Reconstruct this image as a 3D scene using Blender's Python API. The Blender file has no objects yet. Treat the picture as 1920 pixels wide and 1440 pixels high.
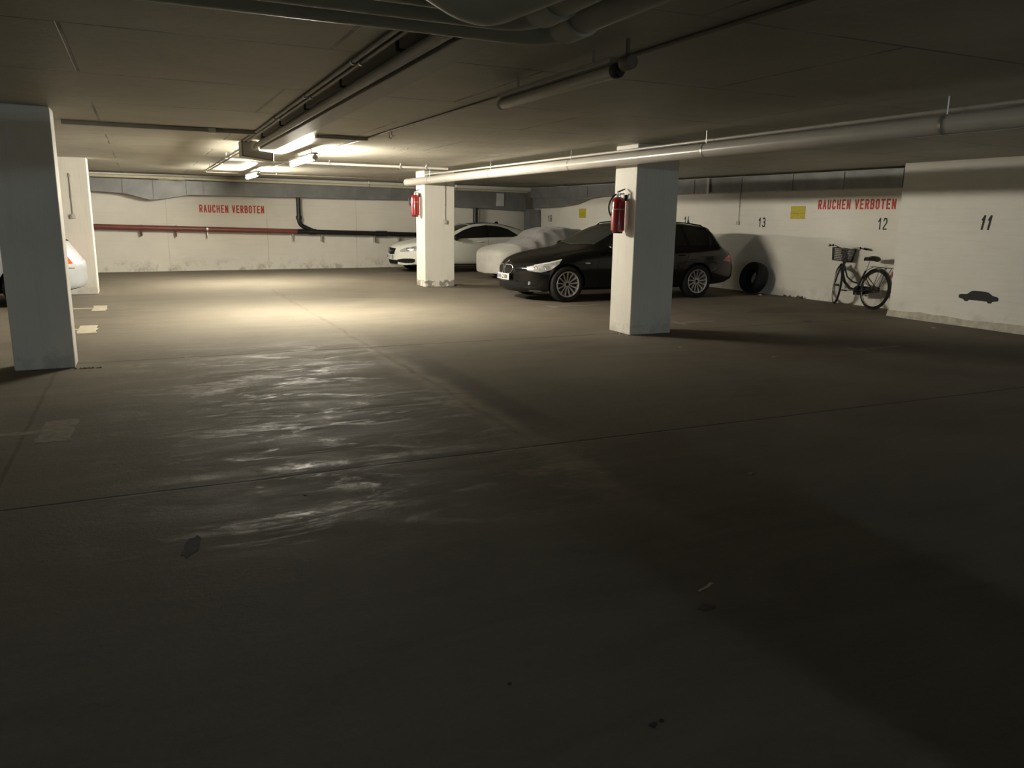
import bpy, bmesh, math, random
from mathutils import Vector, Matrix
from mathutils.bvhtree import BVHTree
random.seed(7)
PI = math.pi
scene = bpy.context.scene
C = scene.collection

# ------------------------------------------------------------------ camera, world, exposure
PITCH, YAW, ROLL, FPX = 0.209729, 0.439350, 0.0150757, 1468.96
EYE = 1.5
cam_data = bpy.data.cameras.new('camera')
cam_data.sensor_width = 36.0
cam_data.lens = FPX / 1920 * 36
cam_data.clip_start = 0.05
cam = bpy.data.objects.new('camera', cam_data)
C.objects.link(cam)
_cp, _sp, _cy, _sy = math.cos(PITCH), math.sin(PITCH), math.cos(YAW), math.sin(YAW)
_f = Vector((_sy * _cp, _cy * _cp, -_sp))
_r = Vector((_cy, -_sy, 0))
_u = _r.cross(_f)
_r2 = _r * math.cos(ROLL) + _u * math.sin(ROLL)
_u2 = _u * math.cos(ROLL) - _r * math.sin(ROLL)
mw = Matrix((_r2, _u2, -_f)).transposed().to_4x4()
mw.translation = (0, 0, EYE)
cam.matrix_world = mw
scene.camera = cam

world = bpy.data.worlds.new('world')
scene.world = world
world.use_nodes = True
world.node_tree.nodes['Background'].inputs[0].default_value = (0.5, 0.55, 0.6, 1)
world.node_tree.nodes['Background'].inputs[1].default_value = 0.0
scene.view_settings.view_transform = 'Standard'
scene.view_settings.look = 'None'
scene.view_settings.gamma = 1
scene.view_settings.exposure = 0.0
scene.view_settings.use_curve_mapping = False

LAMP_STRENGTH = 680.0      # nearer lit tube
FAR_STRENGTH = 520.0        # lit tube by the back wall
BACK_STRENGTH = 940.0      # cool tube behind the camera
WARM = (1.0, 0.93, 0.775)
COOL = (0.80, 1.0, 1.15)
CEIL = 2.43

# ------------------------------------------------------------------ materials
MATS = {}

def new_mat(name):
    m = bpy.data.materials.new(name)
    m.use_nodes = True
    b = m.node_tree.nodes['Principled BSDF']
    MATS[name] = m
    return m, m.node_tree, b

class NT:
    """tiny node helper"""
    def __init__(s, nt):
        s.nt = nt
        s.n = nt.nodes
        s.l = nt.links

    def node(s, t, **kw):
        o = s.n.new(t)
        for k, v in kw.items():
            setattr(o, k, v)
        return o

    def put(s, sock, v):
        if hasattr(v, 'is_output') or isinstance(v, bpy.types.NodeSocket):
            s.l.new(v, sock)
        else:
            sock.default_value = v

    def coords(s, scale=(1, 1, 1), kind='Object', loc=(0, 0, 0), rot=(0, 0, 0)):
        tc = s.node('ShaderNodeTexCoord')
        mp = s.node('ShaderNodeMapping')
        mp.inputs['Scale'].default_value = scale
        mp.inputs['Location'].default_value = loc
        mp.inputs['Rotation'].default_value = rot
        s.l.new(tc.outputs[kind], mp.inputs['Vector'])
        return mp.outputs[0]

    def noise(s, scale=5, detail=4, rough=0.55, vec=None, dist=0.0):
        o = s.node('ShaderNodeTexNoise')
        o.inputs['Scale'].default_value = scale
        o.inputs['Detail'].default_value = detail
        o.inputs['Roughness'].default_value = rough
        o.inputs['Distortion'].default_value = dist
        if vec is not None:
            s.l.new(vec, o.inputs['Vector'])
        return o.outputs['Fac']

    def ramp(s, fac, stops):
        o = s.node('ShaderNodeValToRGB')
        cr = o.color_ramp
        while len(cr.elements) < len(stops):
            cr.elements.new(0.5)
        for e, (p, c) in zip(cr.elements, stops):
            e.position = p
            e.color = (c, c, c, 1) if isinstance(c, (int, float)) else (*c[:3], 1)
        s.l.new(fac, o.inputs[0])
        return o.outputs[0]

    def math(s, op, a, b=None, c=None, clamp=False):
        o = s.node('ShaderNodeMath', operation=op)
        o.use_clamp = clamp
        s.put(o.inputs[0], a)
        if b is not None:
            s.put(o.inputs[1], b)
        if c is not None:
            s.put(o.inputs[2], c)
        return o.outputs[0]

    def mix(s, fac, a, b, mode='MIX'):
        o = s.node('ShaderNodeMix', data_type='RGBA', blend_type=mode)
        s.put(o.inputs[0], fac)
        for i, v in ((6, a), (7, b)):
            if isinstance(v, tuple):
                v = (*v[:3], 1)
            s.put(o.inputs[i], v)
        return o.outputs[2]

    def bump(s, h, strength=0.3, dist=0.01, normal=None):
        o = s.node('ShaderNodeBump')
        o.inputs['Strength'].default_value = strength
        o.inputs['Distance'].default_value = dist
        s.l.new(h, o.inputs['Height'])
        if normal is not None:
            s.l.new(normal, o.inputs['Normal'])
        return o.outputs[0]

    def sep(s, vec):
        o = s.node('ShaderNodeSeparateXYZ')
        s.l.new(vec, o.inputs[0])
        return o.outputs

    def smooth(s, v, lo, hi):
        o = s.node('ShaderNodeMapRange', interpolation_type='SMOOTHSTEP')
        s.put(o.inputs[0], v)
        o.inputs[1].default_value = lo
        o.inputs[2].default_value = hi
        return o.outputs[0]

def simple(name, col, rough=0.5, metal=0.0, coat=0.0, var=0.12, nscale=8, bump=0.0, emit=None, estr=0,
           trans=0.0, spec=0.5, alpha=1.0):
    """a plain surface with procedural mottling"""
    if name in MATS:
        return MATS[name]
    m, nt, b = new_mat(name)
    t = NT(nt)
    v = t.coords()
    n = t.noise(nscale, 5, 0.6, v)
    lo = tuple(c * (1 - var) for c in col)
    hi = tuple(min(1, c * (1 + var)) for c in col)
    t.l.new(t.ramp(n, [(0.3, lo), (0.7, hi)]), b.inputs['Base Color'])
    b.inputs['Roughness'].default_value = rough
    b.inputs['Metallic'].default_value = metal
    b.inputs['Specular IOR Level'].default_value = spec
    if coat:
        b.inputs['Coat Weight'].default_value = coat
        b.inputs['Coat Roughness'].default_value = 0.04
    if trans:
        b.inputs['Transmission Weight'].default_value = trans
    if alpha < 1:
        b.inputs['Alpha'].default_value = alpha
    if bump:
        t.l.new(t.bump(t.noise(nscale * 6, 4, 0.6, v), bump, 0.01), b.inputs['Normal'])
    if emit:
        b.inputs['Emission Color'].default_value = (*emit, 1)
        b.inputs['Emission Strength'].default_value = estr
    return m

def mat_floor():
    m, nt, b = new_mat('floor_screed')
    t = NT(nt)
    v = t.coords()
    xyz = t.sep(v)
    wob = t.noise(1.3, 3, 0.6, v)
    wobf = t.math('MULTIPLY', t.math('SUBTRACT', wob, 0.5), 0.10)
    X = t.math('ADD', xyz[0], wobf)
    Y = t.math('ADD', xyz[1], t.math('MULTIPLY', wobf, 0.35))
    big = t.noise(0.45, 5, 0.6, v, 0.6)
    mid = t.noise(2.2, 6, 0.65, t.coords((0.35, 1.6, 1), rot=(0, 0, 0.06)), 0.8)
    fine = t.noise(38, 4, 0.7, v)
    speck = t.noise(90, 2, 0.5, v)
    c = t.ramp(big, [(0.3, (0.142, 0.124, 0.098)), (0.7, (0.212, 0.190, 0.150))])
    c = t.mix(t.ramp(mid, [(0.35, 0.0), (0.75, 0.75)]), c, (0.235, 0.210, 0.165))
    c = t.mix(t.math('MULTIPLY', t.ramp(fine, [(0.35, 0.0), (0.7, 1.0)]), 0.16), c, (0.09, 0.075, 0.06))
    c = t.mix(t.math('MULTIPLY', t.ramp(speck, [(0.68, 0.0), (0.74, 1.0)]), 0.25), c, (0.3, 0.27, 0.22))
    # dusty, polished tracks in the driving lane
    lane = t.math('MULTIPLY', t.smooth(xyz[0], -0.9, 0.5), t.math('SUBTRACT', 1.0, t.smooth(xyz[0], 2.1, 2.9)))
    lane = t.math('MULTIPLY', lane, t.smooth(xyz[1], 3.0, 3.9))
    lane = t.math('MULTIPLY', lane, t.math('SUBTRACT', 1.0, t.smooth(xyz[1], 8.2, 10.5)))
    stroke = t.noise(2.2, 9, 0.72, t.coords((0.62, 1.7, 1), rot=(0, 0, -0.08)), 1.2)
    strk = t.ramp(stroke, [(0.50, 0.0), (0.57, 0.6), (0.66, 1.0)])
    wear = t.math('MULTIPLY', lane, strk)
    # long trowel ridge that follows the joint at y = 4.5
    ridge = t.math('SUBTRACT', 1.0, t.smooth(t.math('ABSOLUTE', t.math('SUBTRACT', Y, 4.66)), 0.02, 0.11))
    ridge = t.math('MULTIPLY', ridge, t.math('MULTIPLY', t.smooth(xyz[0], -0.8, 0.6), t.math('SUBTRACT', 1.0, t.smooth(xyz[0], 1.6, 2.8))))
    ridge = t.math('MULTIPLY', ridge, t.ramp(t.noise(3.0, 5, 0.7, v), [(0.35, 0.25), (0.6, 1.0)]))
    wear = t.math('MAXIMUM', wear, ridge)
    grit = t.ramp(t.noise(13, 8, 0.75, t.coords((0.8, 1.3, 1)), 0.5), [(0.36, 0.25), (0.58, 1.0)])
    wear = t.math('MULTIPLY', wear, grit)
    c = t.mix(t.math('MULTIPLY', wear, 0.38), c, (0.36, 0.32, 0.26))
    # lengthwise filled joint (x = 2.33) with a light band and a dark core
    dx = t.math('ABSOLUTE', t.math('SUBTRACT', t.math('ADD', X, wobf), 2.33))
    bandw = t.math('SUBTRACT', 1.0, t.smooth(dx, 0.04, 0.20))
    near = t.math('SUBTRACT', 1.0, t.smooth(xyz[1], 8.6, 10.0))
    bandw = t.math('MULTIPLY', bandw, t.math('MULTIPLY', near, t.smooth(xyz[1], 2.5, 4.2)))
    c = t.mix(t.math('MULTIPLY', t.math('MULTIPLY', bandw, t.ramp(t.noise(4.0, 6, 0.7, v), [(0.38, 0.3), (0.6, 1.0)])), 0.55), c, (0.34, 0.29, 0.23))
    core = t.math('MULTIPLY', t.math('SUBTRACT', 1.0, t.smooth(dx, 0.004, 0.05)), t.ramp(t.noise(2.5, 5, 0.7, v), [(0.38, 0.15), (0.62, 1.0)]))
    core = t.math('MULTIPLY', core, t.math('MULTIPLY', t.smooth(xyz[1], 4.3, 5.2), t.math('SUBTRACT', 1.0, t.smooth(xyz[1], 15.0, 18.0))))
    c = t.mix(t.math('MULTIPLY', core, 0.36), c, (0.06, 0.047, 0.037))
    # dark patch beside that joint
    pd = t.math('SUBTRACT', 1.0, t.smooth(t.math('ABSOLUTE', t.math('SUBTRACT', X, 2.62)), 0.06, 0.22))
    pd = t.math('MULTIPLY', pd, t.math('MULTIPLY', t.smooth(xyz[1], 4.6, 5.4), t.math('SUBTRACT', 1.0, t.smooth(xyz[1], 7.0, 8.6))))
    c = t.mix(t.math('MULTIPLY', pd, 0.45), c, (0.07, 0.052, 0.042))
    # cross joints and a faint one on the left
    def joint(co, at, w=0.012):
        return t.math('SUBTRACT', 1.0, t.smooth(t.math('ABSOLUTE', t.math('SUBTRACT', co, at)), w * 0.4, w))
    j = t.math('MAXIMUM', joint(Y, 8.83, 0.018), joint(Y, 4.50, 0.016))
    lj = t.math('MULTIPLY', joint(X, -0.82, 0.02), t.math('SUBTRACT', 1.0, t.smooth(xyz[1], 8.2, 8.6)))
    c = t.mix(t.math('MULTIPLY', lj, 0.35), c, (0.06, 0.045, 0.035))
    c = t.mix(t.math('MULTIPLY', j, 0.7), c, (0.045, 0.035, 0.03))
    # reddish dust on the right and dirty edge along the pillars
    red = t.math('MULTIPLY', t.smooth(xyz[0], 3.5, 7.5), t.ramp(t.noise(0.8, 4, 0.6, v), [(0.35, 0.0), (0.7, 0.5)]))
    c = t.mix(red, c, (0.115, 0.072, 0.055))
    t.l.new(c, b.inputs['Base Color'])
    r = t.math('ADD', 0.82, t.math('MULTIPLY', t.math('SUBTRACT', mid, 0.5), 0.2))
    shine = t.math('MULTIPLY', lane, t.ramp(t.noise(1.6, 6, 0.7, t.coords((0.6, 2.0, 1), loc=(3, 1, 0)), 0.4), [(0.40, 0.0), (0.65, 1.0)]))
    r = t.math('SUBTRACT', r, t.math('MULTIPLY', t.math('MAXIMUM', wear, t.math('MULTIPLY', shine, 0.45)), 0.42), clamp=True)
    t.l.new(r, b.inputs['Roughness'])
    t.l.new(t.math('ADD', 0.14, t.math('MULTIPLY', wear, 0.22)), b.inputs['Specular IOR Level'])
    h = t.math('ADD', t.math('MULTIPLY', stroke, 0.40), t.math('MULTIPLY', fine, 0.20))
    h = t.math('ADD', h, t.math('MULTIPLY', grit, 0.06))
    h = t.math('ADD', h, t.math('MULTIPLY', mid, 0.15))
    h = t.math('SUBTRACT', h, t.math('MULTIPLY', j, 0.5))
    t.l.new(t.bump(h, 0.5, 0.02), b.inputs['Normal'])
    return m

def mat_ceiling():
    m, nt, b = new_mat('ceiling_concrete')
    t = NT(nt)
    v = t.coords()
    br = t.node('ShaderNodeTexBrick')
    t.l.new(t.coords((1, 1, 1), loc=(0.3, 0.05, 0)), br.inputs['Vector'])
    br.inputs['Scale'].default_value = 1.0
    br.inputs['Brick Width'].default_value = 2.75
    br.inputs['Row Height'].default_value = 1.62
    br.inputs['Mortar Size'].default_value = 0.012
    br.inputs['Mortar Smooth'].default_value = 0.3
    br.inputs['Color1'].default_value = (1, 1, 1, 1)
    br.inputs['Color2'].default_value = (0.93, 0.93, 0.93, 1)
    br.inputs['Mortar'].default_value = (0.0, 0.0, 0.0, 1)
    n = t.noise(0.9, 6, 0.65, v, 0.5)
    n2 = t.noise(9, 5, 0.65, v)
    c = t.ramp(n, [(0.3, (0.35, 0.332, 0.27)), (0.7, (0.465, 0.44, 0.365))])
    c = t.mix(t.math('MULTIPLY', t.ramp(n2, [(0.55, 0.0), (0.8, 1.0)]), 0.18), c, (0.26, 0.23, 0.18))
    fade = t.ramp(t.noise(1.7, 3, 0.5, v), [(0.38, 0.15), (0.6, 0.85)])
    c = t.mix(t.math('MULTIPLY', fade, 0.85), c, br.outputs['Color'], 'MULTIPLY')
    t.l.new(c, b.inputs['Base Color'])
    # board ridges running away from the camera, with gloss-paint runs
    w = t.noise(9.0, 5, 0.75, t.coords((1.0, 0.055, 1)))
    rid = t.ramp(w, [(0.56, 0.0), (0.585, 1.0)])
    spot = t.math('MULTIPLY', t.ramp(t.noise(3, 4, 0.6, v), [(0.45, 0.0), (0.6, 1.0)]), t.smooth(t.sep(v)[0], 2.7, 3.4))
    spot = t.math('MULTIPLY', spot, t.smooth(t.sep(v)[1], 7.0, 11.0))
    t.l.new(t.math('SUBTRACT', 0.56, t.math('MULTIPLY', t.math('MULTIPLY', rid, spot), 0.30)), b.inputs['Roughness'])
    h = t.math('ADD', t.math('MULTIPLY', rid, spot), t.math('MULTIPLY', n2, 0.3))
    h = t.math('ADD', h, t.math('MULTIPLY', br.outputs['Fac'], -0.8))
    t.l.new(t.bump(h, 0.7, 0.02), b.inputs['Normal'])
    return m

def mat_wall(name, base=(0.80, 0.765, 0.69), dirt=0.5, axis='x', rough=0.6, low=0.0):
    """white paint over board-marked concrete"""
    m, nt, b = new_mat(name)
    t = NT(nt)
    v = t.coords()
    xyz = t.sep(v)
    st = (0.25, 0.25, 4.0) if axis == 'x' else (4.0, 4.0, 0.22)
    s1 = t.noise(5, 6, 0.65, t.coords(st), 0.3)
    n = t.noise(1.1, 5, 0.6, v)
    f = t.noise(30, 4, 0.6, v)
    c = t.ramp(n, [(0.3, tuple(x * 0.90 for x in base)), (0.7, base)])
    c = t.mix(t.math('MULTIPLY', t.ramp(s1, [(0.5, 0.0), (0.8, 1.0)]), 0.22), c, tuple(x * 0.62 for x in base))
    lowm = t.math('SUBTRACT', 1.0, t.smooth(xyz[2], 0.0, 0.40))
    dn = t.ramp(t.noise(3.2, 6, 0.7, v), [(0.5, 0.0), (0.62, 1.0)])
    c = t.mix(t.math('MULTIPLY', t.math('MULTIPLY', lowm, dn), dirt), c, (0.22, 0.18, 0.12))
    if low > 0:
        lm = t.math('SUBTRACT', 1.0, t.smooth(t.math('ADD', xyz[2], t.math('MULTIPLY', t.noise(9, 4, 0.7, v), 0.22)), 0.23, 0.25))
        fl = t.math('MULTIPLY', lm, t.ramp(t.noise(5, 5, 0.7, v), [(0.45, 0.0), (0.5, 1.0)]))
        c = t.mix(t.math('MULTIPLY', fl, low), c, (0.20, 0.17, 0.14))
    if axis == 'x':      # vertical shutter joints of the far wall
        fr = t.math('ABSOLUTE', t.math('SUBTRACT', t.math('FRACT', t.math('MULTIPLY', t.math('ADD', xyz[0], 20.6), 0.40)), 0.5))
        sl = t.math('MULTIPLY', t.math('SUBTRACT', 1.0, t.smooth(fr, 0.002, 0.006)), t.ramp(t.noise(1.5, 3, 0.5, v), [(0.4, 0.1), (0.6, 0.7)]))
        c = t.mix(t.math('MULTIPLY', sl, 0.5), c, (0.2, 0.17, 0.13))
    t.l.new(c, b.inputs['Base Color'])
    b.inputs['Roughness'].default_value = rough
    h = t.math('ADD', t.math('MULTIPLY', s1, 0.8), t.math('MULTIPLY', f, 0.2))
    t.l.new(t.bump(h, 0.35, 0.01), b.inputs['Normal'])
    return m

M_FLOOR = mat_floor()
M_CEIL = mat_ceiling()
M_WALL = mat_wall('wall_paint')
M_WALLR = mat_wall('wall_paint_right', axis='x', dirt=0.3)
M_PILLAR = mat_wall('pillar_paint', base=(0.82, 0.785, 0.71), axis='z', dirt=0.25, low=0.8)
M_PILLAR2 = mat_wall('pillar_paint_clean', base=(0.82, 0.785, 0.71), axis='z', dirt=0.25, low=0.15)
M_PLINTH = simple('plinth_plaster', (0.50, 0.46, 0.37), 0.8, var=0.25, nscale=9, bump=0.7)
M_GALV = simple('galvanised_sheet', (0.22, 0.225, 0.225), 0.5, metal=0.4, var=0.18, nscale=3)
M_GREYPVC = simple('grey_plastic_pipe', (0.42, 0.41, 0.33), 0.42, var=0.08, nscale=4)
M_TRAY = simple('grey_cable_trunking', (0.30, 0.285, 0.24), 0.5, var=0.08, nscale=5)
M_WHITEPIPE = simple('white_pipe_jacket', (0.58, 0.55, 0.50), 0.28, var=0.06, nscale=3, bump=0.05)
M_CREAM = simple('cream_pipe', (0.52, 0.49, 0.36), 0.4, var=0.08)
M_CONDUIT = simple('grey_conduit', (0.20, 0.17, 0.14), 0.5, var=0.12)
M_REDPIPE = simple('red_brown_pipe', (0.19, 0.055, 0.04), 0.45, var=0.15, nscale=4)
M_BLACKPIPE = simple('black_cast_pipe', (0.012, 0.012, 0.013), 0.4, var=0.2)
M_STEEL = simple('zinc_steel', (0.5, 0.49, 0.46), 0.35, metal=0.8)
M_DARKST = simple('dark_steel', (0.05, 0.05, 0.05), 0.5, metal=0.5)
M_CHROME = simple('chrome', (0.75, 0.75, 0.75), 0.12, metal=1.0, var=0.03)
M_BLACKPAINT = simple('black_car_paint', (0.0015, 0.0016, 0.002), 0.22, coat=0.6, var=0.05, spec=0.30)
M_WHITEPAINT = simple('white_car_paint', (0.70, 0.70, 0.64), 0.3, coat=0.8, var=0.02)
M_SILVERPAINT = simple('silver_car_paint', (0.46, 0.48, 0.50), 0.55, metal=0.3, coat=0.15, var=0.03)
M_GLASS = simple('dark_car_glass', (0.004, 0.005, 0.005), 0.05, coat=1.0, var=0.05)
M_SCREEN = simple('windscreen_glass', (0.028, 0.034, 0.030), 0.10, coat=1.0, var=0.05)
M_TRIM = simple('black_plastic_trim', (0.005, 0.005, 0.005), 0.6, var=0.1, spec=0.25)
M_MESH = simple('black_grille_mesh', (0.011, 0.010, 0.010), 0.8, var=0.3, nscale=60, bump=0.3, spec=0.15)
M_TYRE = simple('tyre_rubber', (0.006, 0.006, 0.006), 0.8, var=0.2, nscale=20, bump=0.2)
M_RIM = simple('alloy_rim', (0.50, 0.49, 0.47), 0.35, metal=0.45, var=0.08)
M_LENS = simple('headlight_lens', (0.75, 0.75, 0.76), 0.08, metal=0.65, coat=1.0, var=0.25, nscale=22)
M_REDLENS = simple('red_tail_lens', (0.55, 0.02, 0.015), 0.15, coat=1.0, var=0.15, nscale=20)
M_ORANGE = simple('orange_red_lens', (0.85, 0.10, 0.02), 0.15, coat=1.0, var=0.1)
M_CLEARLENS = simple('pale_lens', (0.6, 0.6, 0.6), 0.15, coat=1.0, var=0.1)
M_PLATE = simple('plate_white', (0.78, 0.78, 0.74), 0.35, var=0.03)
M_PLATEBLUE = simple('plate_blue', (0.10, 0.10, 0.35), 0.35, var=0.03)
M_BLACKINK = simple('black_lettering_paint', (0.012, 0.011, 0.010), 0.7, var=0.3, nscale=30)
M_REDINK = simple('red_lettering_paint', (0.50, 0.045, 0.035), 0.65, var=0.25, nscale=20)
M_YELLOW = simple('yellow_notice', (0.50, 0.42, 0.03), 0.5, var=0.12, nscale=14)
M_REDEXT = simple('red_extinguisher_enamel', (0.34, 0.012, 0.014), 0.28, coat=0.5, var=0.08)
M_RUBBER = simple('black_rubber', (0.008, 0.008, 0.008), 0.5, var=0.1)
M_CABLEW = simple('white_socket_plastic', (0.50, 0.47, 0.41), 0.5, var=0.08)
M_MARK = simple('worn_marking_paint', (0.52, 0.47, 0.36), 0.7, var=0.25, nscale=14)
M_MARKD = simple('faded_marking_paint', (0.22, 0.19, 0.15), 0.85, var=0.3, nscale=14)
M_OIL = simple('oil_stain', (0.030, 0.024, 0.020), 0.85, var=0.3)
M_LEAF = simple('dry_leaf', (0.10, 0.075, 0.05), 0.8, var=0.3)
M_PAPER = simple('paper_scrap', (0.5, 0.47, 0.42), 0.8, var=0.1)
M_DIFFOFF = simple('milky_diffuser_unlit', (0.50, 0.46, 0.38), 0.25, var=0.05)
M_HOUSING = simple('lamp_housing', (0.42, 0.39, 0.34), 0.5, var=0.05)
M_TUBEON = simple('lit_fluorescent_diffuser', (0.9, 0.88, 0.8), 0.4, emit=WARM, estr=LAMP_STRENGTH, var=0.01)
M_TUBEFAR = simple('lit_far_diffuser', (0.9, 0.88, 0.8), 0.4, emit=WARM, estr=FAR_STRENGTH, var=0.01)
M_TUBEBACK = simple('lit_cool_diffuser', (0.9, 0.9, 0.88), 0.4, emit=COOL, estr=BACK_STRENGTH, var=0.01)
M_BASKET = simple('basket_wire', (0.012, 0.013, 0.013), 0.5, metal=0.3)
M_BIKEFRAME = simple('dark_bike_enamel', (0.02, 0.022, 0.022), 0.35, coat=0.3)
M_DIRT = simple('crumbled_render', (0.24, 0.20, 0.15), 0.9, var=0.3, nscale=20)

def mat_cover():
    m, nt, b = new_mat('car_cover_cloth')
    t = NT(nt)
    v = t.coords()
    x = t.sep(v)[0]
    n = t.noise(4, 6, 0.6, v)
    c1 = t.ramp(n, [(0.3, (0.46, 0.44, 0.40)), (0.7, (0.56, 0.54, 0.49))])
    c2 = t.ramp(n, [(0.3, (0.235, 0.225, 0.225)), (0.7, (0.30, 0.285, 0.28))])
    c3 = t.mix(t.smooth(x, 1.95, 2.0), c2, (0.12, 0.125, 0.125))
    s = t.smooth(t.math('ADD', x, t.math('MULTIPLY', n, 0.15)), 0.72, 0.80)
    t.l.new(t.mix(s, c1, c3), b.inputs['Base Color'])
    b.inputs['Roughness'].default_value = 0.75
    b.inputs['Sheen Weight'].default_value = 0.3
    w = t.noise(7, 5, 0.6, t.coords((1, 1, 0.4)), 0.5)
    t.l.new(t.bump(w, 0.6, 0.03), b.inputs['Normal'])
    return m
M_COVER = mat_cover()

# ------------------------------------------------------------------ geometry helpers
class MB:
    def __init__(s):
        s.v = []
        s.f = []

    def add(s, vs, fs):
        o = len(s.v)
        s.v += [Vector(p) for p in vs]
        s.f += [tuple(i + o for i in f) for f in fs]

    def box(s, x0, x1, y0, y1, z0, z1, rot=0.0):
        vs = [(x, y, z) for x in (x0, x1) for y in (y0, y1) for z in (z0, z1)]
        if rot:
            cx, cy = (x0 + x1) / 2, (y0 + y1) / 2
            c, sn = math.cos(rot), math.sin(rot)
            vs = [(cx + (x - cx) * c - (y - cy) * sn, cy + (x - cx) * sn + (y - cy) * c, z) for x, y, z in vs]
        s.add(vs, [(0, 1, 3, 2), (4, 6, 7, 5), (0, 4, 5, 1), (2, 3, 7, 6), (0, 2, 6, 4), (1, 5, 7, 3)])
        return s

    def prism(s, pts, a0, a1, axis='z'):
        """polygon pts extruded along an axis"""
        def P(p, a):
            return {'z': (p[0], p[1], a), 'y': (p[0], a, p[1]), 'x': (a, p[0], p[1])}[axis]
        n = len(pts)
        vs = [P(p, a0) for p in pts] + [P(p, a1) for p in pts]
        fs = [tuple(range(n - 1, -1, -1)), tuple(range(n, 2 * n))]
        fs += [(i, (i + 1) % n, n + (i + 1) % n, n + i) for i in range(n)]
        s.add(vs, fs)
        return s

    def tube(s, pts, r, n=12, cap=True, closed=False):
        pts = [Vector(p) for p in pts]
        m = len(pts)
        rs = r if isinstance(r, (list, tuple)) else [r] * m
        rings = []
        up = None
        for i, p in enumerate(pts):
            if closed:
                d = (pts[(i + 1) % m] - pts[i - 1])
            else:
                d = (pts[min(i + 1, m - 1)] - pts[max(i - 1, 0)])
            d.normalize()
            if up is None:
                up = Vector((0, 0, 1)) if abs(d.z) < 0.9 else Vector((1, 0, 0))
            a = d.cross(up)
            if a.length < 1e-4:
                a = d.cross(Vector((0, 1, 0.3)))
            a.normalize()
            b = a.cross(d).normalized()
            up = b
            rings.append([p + (a * math.cos(2 * PI * k / n) + b * math.sin(2 * PI * k / n)) * rs[i] for k in range(n)])
        vs = [q for rg in rings for q in rg]
        fs = []
        for i in range(m if closed else m - 1):
            j = (i + 1) % m
            for k in range(n):
                l = (k + 1) % n
                fs.append((i * n + k, i * n + l, j * n + l, j * n + k))
        if cap and not closed:
            fs.append(tuple(range(n - 1, -1, -1)))
            fs.append(tuple((m - 1) * n + k for k in range(n)))
        s.add(vs, fs)
        return s

    def lathe(s, prof, origin=(0, 0, 0), axis='z', n=32, closed=False):
        """prof: list of (radius, height along axis)"""
        o = Vector(origin)
        vs = []
        for r, h in prof:
            for k in range(n):
                a = 2 * PI * k / n
                p = {'z': (r * math.cos(a), r * math.sin(a), h), 'y': (r * math.cos(a), h, r * math.sin(a)),
                     'x': (h, r * math.cos(a), r * math.sin(a))}[axis]
                vs.append(o + Vector(p))
        fs = []
        m = len(prof)
        for i in range(m if closed else m - 1):
            j = (i + 1) % m
            for k in range(n):
                l = (k + 1) % n
                fs.append((i * n + k, i * n + l, j * n + l, j * n + k))
        s.add(vs, fs)
        return s

    def build(s, name, mat, parent=None, smooth=False, bevel=0.0, origin=None, mats=None, recalc=True, seg=2):
        me = bpy.data.meshes.new(name)
        off = Vector(origin) if origin is not None else Vector((0, 0, 0))
        bm = bmesh.new()
        vv = [bm.verts.new(p - off) for p in s.v]
        for f in s.f:
            try:
                bm.faces.new([vv[i] for i in f])
            except ValueError:
                pass
        if recalc:
            bmesh.ops.recalc_face_normals(bm, faces=bm.faces)
        if bevel:
            es = [e for e in bm.edges if len(e.link_faces) == 2 and e.calc_face_angle(0) > 0.5]
            bmesh.ops.bevel(bm, geom=es, offset=bevel, segments=seg, affect='EDGES', profile=0.5, clamp_overlap=True)
        bm.to_mesh(me)
        bm.free()
        if smooth:
            for p in me.polygons:
                p.use_smooth = True
            if smooth != 'all':
                me.set_sharp_from_angle(angle=math.radians(40))
        me.materials.append(mat)
        o = bpy.data.objects.new(name, me)
        C.objects.link(o)
        if origin is not None:
            o.location = off
        if parent is not None:
            o.parent = parent
        return o

def thing(name, label, cat, loc=(0, 0, 0), rotz=0.0, group=None):
    o = bpy.data.objects.new(name, None)
    o.empty_display_size = 0.1
    C.objects.link(o)
    o.location = loc
    o.rotation_euler = (0, 0, rotz)
    o['label'] = label
    o['category'] = cat
    if group:
        o['group'] = group
    return o

def tag(o, label, cat, group=None, kind=None):
    o['label'] = label
    o['category'] = cat
    if group:
        o['group'] = group
    if kind:
        o['kind'] = kind
    return o

def structure(o):
    o['kind'] = 'structure'
    return o

def dup_part(src, parent, loc=None, rot=None):
    c = src.copy()
    C.objects.link(c)
    c.parent = parent
    if loc is not None:
        c.location = loc
    if rot is not None:
        c.rotation_euler = rot
    for ch in list(src.children):
        dup_part(ch, c)
    return c

def dup_thing(src, loc, rotz=0.0, label=None):
    c = src.copy()
    C.objects.link(c)
    c.location = loc
    c.rotation_euler = (0, 0, rotz)
    if label:
        c['label'] = label
    for ch in list(src.children):
        dup_part(ch, c)
    return c

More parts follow.
